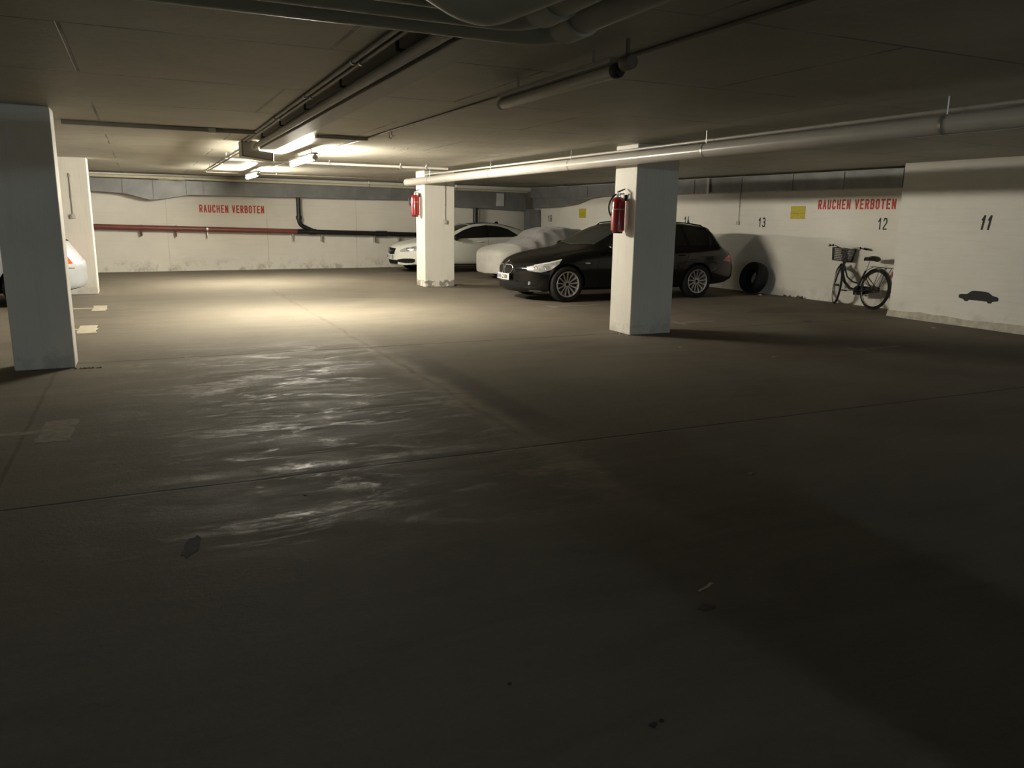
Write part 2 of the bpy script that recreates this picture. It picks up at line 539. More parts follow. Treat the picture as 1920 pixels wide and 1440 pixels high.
def text_object(txt, w, h, mat, name, parent=None, thick=0.0015, bold=0.0, shear=0.0, spacing=1.0):
    """lettering in the local XZ plane, facing -Y, origin at its lower left corner"""
    cu = bpy.data.curves.new(name + '_curve', 'FONT')
    cu.body = txt
    cu.size = 1
    cu.offset = bold
    cu.shear = shear
    cu.space_character = spacing
    cu.extrude = 0.001
    cu.resolution_u = 4
    tmp = bpy.data.objects.new(name + '_tmp', cu)
    C.objects.link(tmp)
    dg = bpy.context.evaluated_depsgraph_get()
    me = bpy.data.meshes.new_from_object(tmp.evaluated_get(dg))
    bpy.data.objects.remove(tmp)
    xs = [v.co.x for v in me.vertices]
    ys = [v.co.y for v in me.vertices]
    x0, y0 = min(xs), min(ys)
    sx, sy = w / (max(xs) - x0), h / (max(ys) - y0)
    for v in me.vertices:
        x, y, z = v.co
        v.co = ((x - x0) * sx, -thick / 2 - (z / 0.001) * thick / 2, (y - y0) * sy)
    me.materials.clear()
    me.materials.append(mat)
    me.name = name
    o = bpy.data.objects.new(name, me)
    C.objects.link(o)
    if parent is not None:
        o.parent = parent
    return o

def lerp(a, b, t):
    return a + (b - a) * t

def curve(pts):
    """smooth-ish interpolation through control points (monotone cubic)"""
    xs = [p[0] for p in pts]
    ys = [p[1] for p in pts]
    n = len(xs)
    d = [(ys[i + 1] - ys[i]) / (xs[i + 1] - xs[i]) for i in range(n - 1)]
    m = [d[0]] + [0 if d[i - 1] * d[i] <= 0 else 2 * d[i - 1] * d[i] / (d[i - 1] + d[i]) for i in range(1, n - 1)] + [d[-1]]

    def f(x):
        if x <= xs[0]:
            return ys[0]
        if x >= xs[-1]:
            return ys[-1]
        i = 0
        while x > xs[i + 1]:
            i += 1
        h = xs[i + 1] - xs[i]
        t = (x - xs[i]) / h
        return (ys[i] * (1 + 2 * t) * (1 - t) ** 2 + h * m[i] * t * (1 - t) ** 2 +
                ys[i + 1] * t * t * (3 - 2 * t) + h * m[i + 1] * t * t * (t - 1))
    return f

# ------------------------------------------------------------------ the room
RW = lambda y: 12.0 - 0.035 * (y - 9.05)       # inner face of the right wall
BW = lambda x: 22.25 + 0.078 * x               # inner face of the back wall
RB = -math.atan(0.035)
BA = math.atan(0.078)
XL, YF = -7.5, -12.0

b = MB()
b.prism([(XL - 0.3, YF - 0.3), (13.0, YF - 0.3), (13.0, 24.2), (XL - 0.3, 24.2)], -0.25, 0.0)
structure(b.build('floor', M_FLOOR))
b = MB()
b.prism([(XL - 0.3, YF - 0.3), (13.0, YF - 0.3), (13.0, 24.2), (XL - 0.3, 24.2)], CEIL, CEIL + 0.25)
structure(b.build('ceiling', M_CEIL))
b = MB()
b.prism([(XL, BW(XL)), (RW(23.1), BW(11.5)), (RW(23.1), BW(11.5) + 0.3), (XL, BW(XL) + 0.6)], 0, CEIL)
structure(b.build('wall_back', M_WALL))
b = MB()
b.prism([(12.0, 9.05), (RW(23.15), 23.16), (RW(23.15) + 0.3, 23.16), (12.3, 9.05)], 0, CEIL)
structure(b.build('wall_right', M_WALLR))
b = MB()
b.prism([(11.10, YF), (11.10, 9.05), (12.3, 9.05), (12.3, YF)], 0, CEIL)
structure(b.build('wall_right_projection', M_WALLR))
b = MB()
b.prism([(XL, YF), (XL, BW(XL) + 0.1), (XL - 0.3, BW(XL) + 0.1), (XL - 0.3, YF)], 0, CEIL)
structure(b.build('wall_left', M_WALLR))
b = MB()
b.prism([(XL, YF), (XL, YF - 0.3), (12.3, YF - 0.3), (12.3, YF)], 0, CEIL)
structure(b.build('wall_front', M_WALL))

# rough plaster foot along the wall projection
b = MB()
ys = [YF + i * 0.22 for i in range(int((9.06 - YF) / 0.22) + 1)] + [9.07]
vs, fs = [], []
for y in ys:
    o = random.uniform(0.010, 0.032)
    hgt = random.uniform(0.095, 0.125)
    vs += [(11.11, y, 0), (11.10 - o - 0.012, y, 0), (11.10 - o, y, hgt * 0.6), (11.098, y, hgt)]
for i in range(len(ys) - 1):
    for k in range(3):
        a = i * 4 + k
        fs.append((a, a + 1, a + 5, a + 4))
n = len(vs)
fs += [(0, 1, 2, 3), (n - 4, n - 1, n - 2, n - 3)]
b.add(vs, fs)
structure(b.build('trim_1', M_PLINTH, smooth=True))

# ------------------------------------------------------------------ pillars
def pillar(x0, x1, y0, y1, label, mat=M_PILLAR, chips=True):
    b = MB()
    cx, cy = (x0 + x1) / 2, (y0 + y1) / 2
    b.box(x0 - cx, x1 - cx, y0 - cy, y1 - cy, 0, CEIL)
    o = b.build('pillar', mat, bevel=0.012)
    o.location = (cx, cy, 0)
    tag(o, label, 'pillar')
    return o

def rubble(x, y, w, d, n, label, group):
    """crumbs of broken render lying at a pillar foot: one small heap"""
    b = MB()
    for _ in range(n):
        px, py = x + random.uniform(-w, w), y + random.uniform(-d, d)
        s = random.uniform(0.006, 0.02)
        b.add([(px - s, py - s, 0), (px + s, py - s * .6, 0), (px + s * .7, py + s, 0), (px - s * .8, py + s * .7, 0), (px, py, s * .8)],
              [(0, 1, 4), (1, 2, 4), (2, 3, 4), (3, 0, 4), (3, 2, 1, 0)])
    o = b.build('render_crumbs', M_DIRT, origin=(x, y, 0))
    tag(o, label, 'debris', kind='stuff')
    return o

P1 = pillar(-1.175, -0.665, 8.60, 8.95, 'near left concrete pillar, dark grey in shade, cut by the left photo edge', M_PILLAR2)
P2 = pillar(-1.42, -0.775, 16.35, 16.85, 'pale pillar behind the silver car tail, with a bright right edge and a conduit', M_PILLAR2)
P3 = pillar(5.48, 6.15, 16.12, 16.70, 'white pillar in front of the white car with flaking paint at its foot', M_PILLAR)
P4 = pillar(5.755, 6.405, 8.62, 9.13, 'pillar in front of the black estate car, bright left face and grey front face', M_PILLAR2)
# added pillar out of view, placed to cast the dark band on the floor
pillar(2.30, 2.86, -3.3, -2.8, 'added unseen pillar behind the camera that casts the dark band on the floor', M_PILLAR2)
rubble(5.70, 8.72, 0.05, 0.16, 26, 'crumbs of render on the floor at the foot of the near right pillar', None)
rubble(-0.56, 8.52, 0.12, 0.02, 16, 'crumbs of render on the floor by the near left pillar', None)
rubble(6.28, 16.30, 0.05, 0.14, 14, 'crumbs of render on the floor right of the flaking white pillar', None)

# ------------------------------------------------------------------ lamps
def fixture(y0, y1, mat, label, x=2.30, zc=2.27):
    L = y1 - y0
    t = thing('fluorescent_lamp', label, 'lamp', (x, y0, CEIL), 0, 'tube lamps along the lane conduit')
    d = zc - CEIL
    b = MB()
    b.box(-0.048, 0.048, 0.0, L, d + 0.038, d + 0.068)
    b.build('lamp_housing', M_HOUSING, t, bevel=0.006)
    b = MB()
    b.tube([(0, 0.02, d), (0, L - 0.02, d)], 0.036, 18)
    b.build('lamp_diffuser', mat, t, smooth=True)
    for k, (ya, yb) in enumerate(((-0.035, 0.022), (L - 0.022, L + 0.02))):
        b = MB()
        b.lathe([(0.0, ya), (0.030, ya), (0.039, ya + 0.012), (0.039, yb), (0.0, yb)], (0, 0, d), 'y', 18)
        b.build('end_cap', M_DARKST if (k == 0 and mat == M_DIFFOFF) else M_HOUSING, t, smooth=True)
    for yy in (0.25, L - 0.25):
        b = MB()
        b.box(-0.006, 0.006, yy - 0.008, yy + 0.008, d + 0.066, 0.0)
        b.build('hanger_bracket', M_HOUSING, t)
    return t

fixture(3.85, 5.35, M_DIFFOFF, 'unlit tube lamp hanging from the ceiling, nearest of the three lamps', 2.41, 2.285)
fixture(11.35, 13.15, M_TUBEON, 'glowing tube lamp beside the hanging grey box, larger of the two lit lamps', 2.27, 2.27)
fixture(17.1, 18.9, M_TUBEFAR, 'glowing tube lamp farthest away, just in front of the back wall', 2.27, 2.28)
fixture(-8.2, -6.6, M_TUBEBACK, 'cool white tube lamp behind the camera over the lane', 2.60, 2.30)
# knob-shaped joint box at the near end of the unlit lamp
b = MB()
b.lathe([(0, -0.05), (0.034, -0.05), (0.04, -0.035), (0.04, 0.03), (0.030, 0.045), (0, 0.045)], (2.41, 3.75, 2.31), 'y', 18)
b.box(2.402, 2.418, 3.742, 3.758, 2.33, CEIL)
o = b.build('junction_box', M_CONDUIT, smooth=True, origin=(2.41, 3.75, 2.31))
tag(o, 'small round dark junction box at the near end of the unlit tube lamp', 'junction box')

# ------------------------------------------------------------------ conduits, trunking and pipes
def pipe(name, pts, r, mat, label, cat='pipe', group=None, n=16, parent=None):
    b = MB()
    b.tube(pts, r, n)
    o = b.build(name, mat, parent, smooth=True, origin=pts[0] if parent is None else None)
    if parent is None:
        tag(o, label, cat, group)
    return o

def piped(name, pts, r, mat, label, clips, cat='pipe', clipname='pipe_clip', clipmat=None, cr=1.35, cw=0.02, axis='y', rod=True, top=CEIL):
    """a pipe thing with its clips as parts"""
    t = thing(name, label, cat, (0, 0, 0))
    base = Vector(pts[0])
    t.location = base
    b = MB()
    b.tube([Vector(p) - base for p in pts], r, 18)
    b.build('pipe_run', mat, t, smooth=True)
    for (x, y, z) in clips:
        b = MB()
        p = Vector((x, y, z)) - base
        b.lathe([(r * 0.98, -cw / 2), (r * cr, -cw / 2), (r * cr, cw / 2), (r * 0.98, cw / 2)], p, axis, 18, closed=True)
        if rod and top - z > r * 1.5:
            b.tube([p + Vector((0, 0, r)), Vector((p.x, p.y, top - base.z))], 0.006, 6)
        b.build(clipname, clipmat or M_STEEL, t, smooth=True)
    return t

# lane conduit with lamp supply
pipe('conduit', [(2.64, -8, 2.418), (2.64, 4.1, 2.418), (2.60, 9.9, 2.418)], 0.011, M_CONDUIT,
     'thin dark conduit on the ceiling carrying the unlit tube lamp', 'conduit')
pipe('conduit', [(2.60, 9.95, 2.412), (2.52, 12.0, 2.412), (2.50, 19.0, 2.412)], 0.013, M_TRAY,
     'pale conduit on the ceiling running over the two glowing lamps', 'conduit')
for x, y, l in ((2.60, 8.75, 'thin hook hanging from the ceiling conduit, nearer of a pair'),
                (2.66, 9.05, 'thin hook hanging from the ceiling conduit, farther of a pair')):
    pipe('hook', [(x, y, 2.42), (x, y, 2.37), (x + 0.015, y, 2.355), (x + 0.03, y, 2.365)], 0.004, M_CONDUIT, l, 'hook', n=6)

# steel rail across the ceiling, in two lengths
for x0, x1, l in ((-0.66, 1.30, 'dark grey steel rail across the ceiling, left of the cable trunking'),
                  (1.98, 2.60, 'short grey steel rail across the ceiling, right of the cable trunking')):
    b = MB()
    b.box(x0, x1, 9.76, 9.84, CEIL - 0.045, CEIL - 0.005)
    o = b.build('steel_rail', M_TRAY, bevel=0.004, origin=(x0, 9.8, CEIL - 0.045))
    tag(o, l, 'rail')
b = MB()
b.box(0.78, 0.86, 9.74, 9.86, CEIL - 0.055, CEIL)
o = b.build('rail_bracket', M_STEEL, bevel=0.003, origin=(0.82, 9.8, CEIL - 0.05))
tag(o, 'small bright bracket on the left steel rail across the ceiling', 'bracket')

# grey cable trunking along the lane
t = thing('cable_trunking', 'wide grey cable trunking hanging along the ceiling towards the lit lamps', 'cable trunking', (1.42, 3.6, 2.36))
b = MB()
def trk(y0, y1, xa0, xb0, xa1, xb1, z0, z1):
    vs = [(xa0, y0, z0), (xb0, y0, z0), (xb0, y0, z1), (xa0, y0, z1), (xa1, y1, z0), (xb1, y1, z0), (xb1, y1, z1), (xa1, y1, z1)]
    b.add([Vector(v) - Vector((1.42, 3.6, 2.36)) for v in vs], [(0, 1, 2, 3), (4, 7, 6, 5), (0, 4, 5, 1), (1, 5, 6, 2), (2, 6, 7, 3), (3, 7, 4, 0)])
trk(2.0, 11.0, 1.43, 1.60, 1.49, 1.69, 2.315, CEIL - 0.002)
b.build('trunking_body', M_TRAY, t, bevel=0.006)
b = MB()
b.tube([Vector(p) - Vector((1.42, 3.6, 2.36)) for p in [(1.375, 2.0, 2.35), (1.44, 10.98, 2.35)]], 0.032, 14)
b.build('cable_bundle', M_TRAY, t, smooth=True)
for yy in (4.4, 5.8, 7.2, 8.6, 10.0):
    k = (yy - 3.3) / 8.6
    b = MB()
    x0 = lerp(1.33, 1.40, k)
    x1 = lerp(1.62, 1.72, k)
    b.box(x0 - 1.42, x1 - 1.42, yy - 3.6 - 0.012, yy - 3.6 + 0.012, 0.015, 0.03)
    b.box(x0 - 1.42, x0 - 1.405, yy - 3.6 - 0.012, yy - 3.6 + 0.012, 0.03, CEIL - 2.36)
    b.build('hanger_bracket', M_DARKST, t)
for dx, l in ((0, 'left one of two thin conduits beside the grey cable trunking'), (0.05, 'right one of two thin conduits beside the grey cable trunking')):
    xa, xb = 1.36 + dx, 1.43 + dx
    piped('conduit', [(xa - .13, 2.0, 2.412), (xb - .13, 11.0, 2.412)], 0.013, M_TRAY, l,
          [(lerp(xa - .13, xb - .13, (y - 2.0) / 9.0), y, 2.412) for y in (5.0, 6.6, 8.2, 9.5)], 'conduit', cr=1.7)

# grey box at the end of the trunking
t = thing('switch_box', 'grey stepped steel box hanging at the far end of the cable trunking', 'box', (1.44, 11.02, 2.20))
b = MB()
b.prism([(-0.17, 0.02), (0.23, -0.03), (0.23, 0.08), (0.05, 0.10), (0.03, 0.22), (-0.17, 0.22)], 0.0, 0.30, 'y')
b.build('box_body', M_TRAY, t, bevel=0.008)
b = MB()
b.prism([(-0.15, 0.04), (0.20, -0.005), (0.20, 0.065), (0.03, 0.085), (0.01, 0.20), (-0.15, 0.20)], -0.008, 0.0, 'y')
b.build('box_cover', M_HOUSING, t, bevel=0.003)
# conduits running on from the box
for dx, l in ((0.0, 'left pipe of the pair running on behind the grey box'), (0.07, 'right pipe of the pair running on behind the grey box')):
    piped('conduit', [(1.33 + dx, 11.33, 2.36), (1.33 + dx, 18.2, 2.36)], 0.014, M_TRAY, l,
          [(1.33 + dx, y, 2.36) for y in (12.2, 13.6, 15.2, 16.8)], 'conduit', cr=1.7)

# white pipe across the lane behind the lamp
piped('white_pipe', [(1.40, 14.20, 2.37), (5.33, 14.32, 2.37)], 0.022, M_WHITEPIPE,
      'thin white pipe crossing the ceiling behind the larger glowing lamp', [(1.8, 14.21, 2.37), (3.1, 14.25, 2.37), (4.4, 14.29, 2.37), (4.9, 14.31, 2.37)],
      cr=1.35, axis='x')
piped('white_pipe', [(1.45, 19.4, 2.395), (11.0, 20.2, 2.395)], 0.014, M_CONDUIT,
      'thin dark pipe crossing the ceiling behind the farther glowing lamp', [(3.0, 19.53, 2.395), (6, 19.78, 2.395)], axis='x')

# big white insulated pipe past the two right pillars
t = piped('insulated_pipe', [(5.395, 17.02, 2.215), (5.53, 8.6, 2.226), (5.55, -6, 2.222)], 0.074, M_WHITEPIPE,
          'thick pale insulated pipe under the ceiling passing the two right pillars',
          [(5.417, 15.6, 2.217), (5.466, 12.6, 2.221), (5.509, 9.9, 2.224), (5.53, 7.0, 2.225), (5.53, 4.2, 2.224)], cr=1.03)
b = MB()
b.lathe([(0.0, 0.09), (0.045, 0.085), (0.075, 0.05), (0.080, 0.0), (0.076, -0.05)], (0, 0, 0), 'y', 20)
b.build('end_cap', M_WHITEPIPE, t, smooth=True)
pipe('conduit', [(5.45, 16.0, 2.335), (5.59, 8.6, 2.335), (5.59, -6, 2.335)], 0.016, M_WHITEPIPE,
     'thin pale pipe just above the thick insulated pipe', 'pipe')
# pipe bundle overhead, close to the camera
t = thing('overhead_pipe_bundle', 'bundle of thick grey plastic pipes overhead with elbows, cut by the top photo edge', 'pipes', (1.6, 3.3, 2.28))
def bend(p0, p1, p2, r, seg=8):
    """poly line with a rounded corner"""
    p0, p1, p2 = map(Vector, (p0, p1, p2))
    a = p1 + (p0 - p1).normalized() * r
    c = p1 + (p2 - p1).normalized() * r
    out = [p0]
    for i in range(seg + 1):
        u = i / seg
        out.append(a * (1 - u) ** 2 + p1 * 2 * u * (1 - u) + c * u * u)
    out.append(p2)
    return out
for k, (yy, xx, rr, zz) in enumerate(((2.94, 1.52, 0.072, 2.230), (2.76, 1.33, 0.072, 2.230), (2.58, 1.14, 0.072, 2.230))):
    base = Vector((1.6, 3.3, 2.28))
    b = MB()
    b.tube([p - base for p in bend((-7.4, yy + 0.02, zz), (xx, yy, zz), (xx, -4.0, zz), 0.14)], rr, 20)
    pr = b.build('grey_pipe', M_GREYPVC, t, smooth=True)
    for (yc, hh) in ((yy - 0.20, 0.07), (yy - (1.02 if k == 0 else 0.62), 0.07)):
        b = MB()
        b.lathe([(rr, -hh), (rr + 0.009, -hh), (rr + 0.009, hh), (rr, hh)], Vector((xx, yc, zz)) - base, 'y', 22, closed=True)
        b.build('pipe_socket', M_GREYPVC, pr, smooth=True)
b = MB()
b.tube([Vector(p) - Vector((1.6, 3.3, 2.28)) for p in bend((0.86, 2.46, 2.25), (1.0, 2.40, 2.16), (1.16, 1.8, 2.20), 0.08)], 0.095, 22)
b.build('elbow', M_GREYPVC, t, smooth=True)

# ------------------------------------------------------------------ services on the back wall
def bpt(x, z, off):
    return (x, BW(x) - off, z)
# red-brown pipe, clips
t = piped('wall_pipe', [bpt(-3.5, 1.165, 0.16), bpt(-0.9, 1.125, 0.16), bpt(3.92, 1.03, 0.16)], 0.066, M_REDPIPE,
          'red-brown waste pipe along the back wall under the left no-smoking lettering', [], rod=False)
for x in (0.05, 0.85, 1.6):
    b = MB()
    z = 1.125 - 0.0197 * (x + 0.9)
    p = Vector(bpt(x, z, 0.16)) - Vector(bpt(-3.5, 1.165, 0.16))
    b.lathe([(0.064, -0.02), (0.074, -0.02), (0.074, 0.02), (0.064, 0.02)], p, 'x', 18, closed=True)
    b.box(p.x - 0.012, p.x + 0.012, p.y - 0.01, p.y + 0.15, p.z - 0.20, p.z - 0.06)
    b.build('pipe_clip', M_STEEL if x > 1.5 else M_REDPIPE, t)
# black pipe with branch
t = thing('wall_pipe', 'black drain pipe with a drop pipe along the back wall, right of the red-brown pipe', 'pipe', bpt(3.92, 1.03, 0.16))
base = Vector(bpt(3.92, 1.03, 0.16))
b = MB()
b.tube([Vector(bpt(3.92, 1.03, 0.16)) - base, Vector(bpt(7.3, 0.955, 0.16)) - base, Vector(bpt(10.8, 0.88, 0.16)) - base], 0.068, 18)
for x, w in ((4.35, 0.10), (6.35, 0.16)):
    z = 1.03 - 0.022 * (x - 3.92)
    p = Vector(bpt(x, z, 0.16)) - base
    b.lathe([(0.066, -w), (0.082, -w), (0.082, w), (0.066, w)], p, 'x', 18, closed=True)
b.build('drain_pipe', M_BLACKPIPE, t, smooth=True)
b = MB()
b.tube([Vector(p) - base for p in bend(bpt(3.98, 1.98, 0.20), bpt(3.98, 1.22, 0.20), bpt(4.40, 1.03, 0.17), 0.14)], 0.058, 16)
b.lathe([(0.056, -0.05), (0.08, -0.05), (0.08, 0.05), (0.056, 0.05)], Vector(bpt(3.98, 1.40, 0.20)) - base, 'z', 16, closed=True)
b.build('drop_pipe', M_BLACKPIPE, t, smooth=True)
for x in (3.8, 4.6, 6.15, 6.9):
    z = 1.03 - 0.022 * (x - 3.92)
    p = Vector(bpt(x, z, 0.16)) - base
    b = MB()
    b.box(p.x - 0.012, p.x + 0.012, p.y - 0.02, p.y + 0.15, p.z - 0.24, p.z - 0.06)
    b.build('pipe_clip', M_STEEL, t)
pipe('drop_pipe', [bpt(9.38, 2.0, 0.2), bpt(9.38, 0.95, 0.2)], 0.075, M_BLACKPIPE,
     'black upright drain pipe on the back wall above the white car', 'pipe')
# cream pipe under the ceiling
t = piped('ceiling_pipe', [(-3.4, 21.35, 2.335), (1.35, 21.75, 2.325), (11.05, 22.62, 2.275)], 0.036, M_CREAM,
          'long cream pipe under the ceiling in front of the back wall duct', [(5.9, 22.15, 2.30), (8.6, 22.40, 2.288)], axis='x', top=CEIL)
b = MB()
b.lathe([(0.034, -0.55), (0.055, -0.55), (0.055, -0.1), (0.062, -0.1), (0.062, 0.06), (0.034, 0.06)], Vector((1.05 + 3.4, 0.375, -0.01)), 'x', 18, closed=True)
b.build('pipe_sleeve', M_CREAM, t, smooth=True)

# sheet-metal ducts
def duct(name, label, pts_bot, z0s, z1, depth, seams):
    """duct along the back wall: pts = list of (x, zbottom), front face at depth off the wall"""
    x0 = pts_bot[0][0]
    base = Vector(bpt(x0, 2.0, depth))
    t = thing(name, label, 'duct', base)
    b = MB()
    vs, fs = [], []
    for (x, zb) in pts_bot:
        for off, z in ((depth, zb), (depth, z1), (0.02, z1), (0.02, zb)):
            vs.append(Vector(bpt(x, z, off)) - base)
    n = len(pts_bot)
    for i in range(n - 1):
        for k in range(4):
            l = (k + 1) % 4
            fs.append((i * 4 + k, i * 4 + l, i * 4 + 4 + l, i * 4 + 4 + k))
    fs += [(0, 1, 2, 3), tuple((n - 1) * 4 + k for k in (3, 2, 1, 0))]
    b.add(vs, fs)
    b.build('duct_body', M_GALV, t, bevel=0.004)
    for x in seams:
        zb = None
        for i in range(n - 1):
            if pts_bot[i][0] <= x <= pts_bot[i + 1][0]:
                u = (x - pts_bot[i][0]) / (pts_bot[i + 1][0] - pts_bot[i][0])
                zb = lerp(pts_bot[i][1], pts_bot[i + 1][1], u)
        p = Vector(bpt(x, 0, depth + 0.012)) - base
        b = MB()
        b.box(p.x - 0.012, p.x + 0.012, p.y, p.y + 0.02, zb - 2.0 - 0.012, z1 - 2.0)
        b.build('duct_flange', M_GALV, t)
    return t
duct('air_duct', 'galvanised air duct along the back wall with a wedge-shaped lower section at left',
     [(-3.2, 1.98), (-0.95, 1.97), (-0.25, 1.93), (0.28, 1.79), (0.5, 1.80), (1.20, 1.93), (7.6, 1.95), (8.2, 1.80), (10.55, 1.72), (11.08, 1.72)],
     None, 2.28, 0.38, [-0.3, 0.38, 1.15, 1.55, 2.6, 3.6, 4.6, 5.6, 6.6, 7.6])
# duct across the corner and along the right wall
t = thing('air_duct', 'dark galvanised air duct along the right wall under the ceiling', 'duct', (11.6, 9.1, 2.09))
def rpt(y, off):
    return RW(y) - off
b = MB()
ya, yb = 9.06, 22.6
vs = []
for y in (ya, yb):
    for off, z in ((0.36, 2.09), (0.36, 2.395), (0.02, 2.395), (0.02, 2.09)):
        vs.append(Vector((rpt(y, off), y, z)) - Vector((11.6, 9.1, 2.09)))
b.add(vs, [(0, 1, 2, 3), (7, 6, 5, 4), (0, 4, 5, 1), (1, 5, 6, 2), (2, 6, 7, 3), (3, 7, 4, 0)])
b.build('duct_body', M_GALV, t, bevel=0.004)
for y in (9.5, 10.7, 11.9, 13.3, 14.8, 16.3, 17.8, 19.3):
    b = MB()
    x = rpt(y, 0.36) - 11.6
    b.box(x - 0.014, x + 0.004, y - 9.1 - 0.012, y - 9.1 + 0.012, -0.012, 0.30)
    b.build('duct_flange', M_GALV, t)
b = MB()
b.box(-0.20, -0.16, 14.25 - 9.1, 14.32 - 9.1, -0.02, 0.30)
b.build('duct_hanger', M_STEEL, t)
# stepped piece under the duct and an upright piece in the corner
b = MB()
b.prism([(18.9 - 9.1, 0.0), (22.6 - 9.1, 0.0), (22.6 - 9.1, -0.30), (21.2 - 9.1, -0.27), (20.3 - 9.1, -0.20), (19.6 - 9.1, -0.05)], rpt(21, 0.36) - 11.6 + 0.01, rpt(21, 0.03) - 11.6, 'x')
b.build('corner_step', M_GALV, t)
b = MB()
pts = [(11.10, 1.75), (11.46, 1.75), (11.50, 1.30), (11.50, 0.9), (11.12, 0.9), (11.12, 1.35)]
b.prism([(x - 11.6, z - 2.09) for x, z in pts], 22.55 - 9.1, 22.95 - 9.1, 'y')
b.build('corner_upright', M_GALV, t)
b = MB()
b.box(-0.13, 0.13, -0.02, 0.0, -0.19, 0.19)
o = b.build('duct_access_panel', M_CLEARLENS, bevel=0.004)
o.location = (10.15, BW(10.15) - 0.385, 2.02)
o.rotation_euler = (0, 0, BA)
tag(o, 'small bright access panel on the dark duct above the white car', 'panel')

# ------------------------------------------------------------------ lettering and signs
def on_back(x, z, off=0.002):
    return (x, BW(x) - off, z), (0, 0, BA)
def on_right(y, z, off=0.002):
    # local +x runs towards the camera (-Y), facing -X
    return (RW(y) - off, y, z), (0, 0, -PI / 2 + math.atan(0.035))

GLYPHS = {
    '1': [[(0.15, 0.72), (0.62, 1.0), (0.62, 0.0)]],
    '2': [[(0.05, 0.78), (0.22, 1.0), (0.75, 1.0), (0.95, 0.80), (0.95, 0.62), (0.05, 0.10), (0.05, 0.0), (0.98, 0.0)]],
    '3': [[(0.08, 0.90), (0.25, 1.0), (0.75, 1.0), (0.92, 0.85), (0.92, 0.65), (0.72, 0.53), (0.40, 0.53)], [(0.72, 0.53), (0.95, 0.40), (0.95, 0.15), (0.75, 0.0), (0.22, 0.0), (0.05, 0.12)]],
    '4': [[(0.62, 0.0), (0.62, 0.55)], [(0.45, 1.0), (0.03, 0.28), (0.98, 0.28)]],
    '5': [[(0.90, 1.0), (0.12, 1.0), (0.08, 0.55), (0.70, 0.58), (0.95, 0.42), (0.95, 0.15), (0.75, 0.0), (0.22, 0.0), (0.05, 0.12)]],
    '6': [[(0.90, 0.90), (0.72, 1.0), (0.28, 1.0), (0.07, 0.80), (0.07, 0.18), (0.25, 0.0), (0.75, 0.0), (0.93, 0.17), (0.93, 0.42), (0.75, 0.57), (0.10, 0.50)]],
    'R': [[(0.1, 0.0), (0.1, 1.0), (0.72, 1.0), (0.92, 0.86), (0.92, 0.62), (0.72, 0.50), (0.1, 0.50)], [(0.50, 0.50), (0.92, 0.0)]],
    'A': [[(0.05, 0.0), (0.50, 1.0), (0.95, 0.0)], [(0.22, 0.32), (0.78, 0.32)]],
    'U': [[(0.1, 1.0), (0.1, 0.18), (0.28, 0.0), (0.72, 0.0), (0.90, 0.18), (0.90, 1.0)]],
    'C': [[(0.92, 0.80), (0.72, 1.0), (0.30, 1.0), (0.1, 0.82), (0.1, 0.18), (0.30, 0.0), (0.72, 0.0), (0.92, 0.20)]],
    'H': [[(0.1, 0.0), (0.1, 1.0)], [(0.9, 0.0), (0.9, 1.0)], [(0.1, 0.5), (0.9, 0.5)]],
    'E': [[(0.92, 1.0), (0.12, 1.0), (0.12, 0.0), (0.92, 0.0)], [(0.12, 0.5), (0.80, 0.5)]],
    'N': [[(0.1, 0.0), (0.1, 1.0), (0.9, 0.0), (0.9, 1.0)]],
    'V': [[(0.05, 1.0), (0.5, 0.0), (0.95, 1.0)]],
    'B': [[(0.1, 0.0), (0.1, 1.0), (0.70, 1.0), (0.88, 0.88), (0.88, 0.64), (0.70, 0.52), (0.1, 0.52)], [(0.70, 0.52), (0.92, 0.40), (0.92, 0.14), (0.72, 0.0), (0.1, 0.0)]],
    'O': [[(0.30, 1.0), (0.70, 1.0), (0.90, 0.82), (0.90, 0.18), (0.70, 0.0), (0.30, 0.0), (0.10, 0.18), (0.10, 0.82), (0.30, 1.0)]],
    'T': [[(0.02, 1.0), (0.98, 1.0)], [(0.5, 1.0), (0.5, 0.0)]],
}

def wall_text(txt, w, h, mat, where, label, stroke=0.03, shear=0.0):
    """stencil lettering: broad-pen strokes in the local XZ plane, facing -Y"""
    units, x = [], 0.0
    for ch in txt:
        units.append(x)
        x += 0.62 if ch == ' ' else 1.0
    gap = 0.22 if len(txt) < 4 else 0.13
    adv = w / (x - gap)
    cw = adv * (1 - gap)
    b = MB()
    lay = 0
    for i, ch in enumerate(txt):
        for pl in GLYPHS.get(ch, []):
            hs = stroke / 2
            pts = [Vector((units[i] * adv + hs + p[0] * (cw - stroke) + shear * p[1] * h, 0, hs + p[1] * (h - stroke))) for p in pl]
            for a, c in zip(pts, pts[1:]):
                d = (c - a).normalized() * hs
                q = Vector((-d.z, 0, d.x))
                lay += 1
                y = -0.0015 - 0.00002 * (lay % 7)
                v = [a - d * .9 - q, c + d * .9 - q, c + d * .9 + q, a - d * .9 + q]
                b.add([(p.x, y, p.z) for p in v] + [(p.x, 0.0, p.z) for p in v], [(0, 1, 2, 3), (7, 6, 5, 4), (0, 4, 5, 1), (1, 5, 6, 2), (2, 6, 7, 3), (3, 7, 4, 0)])
    o = b.build('painted_lettering', mat)
    o.location, o.rotation_euler = where
    tag(o, label, 'lettering')
    return o

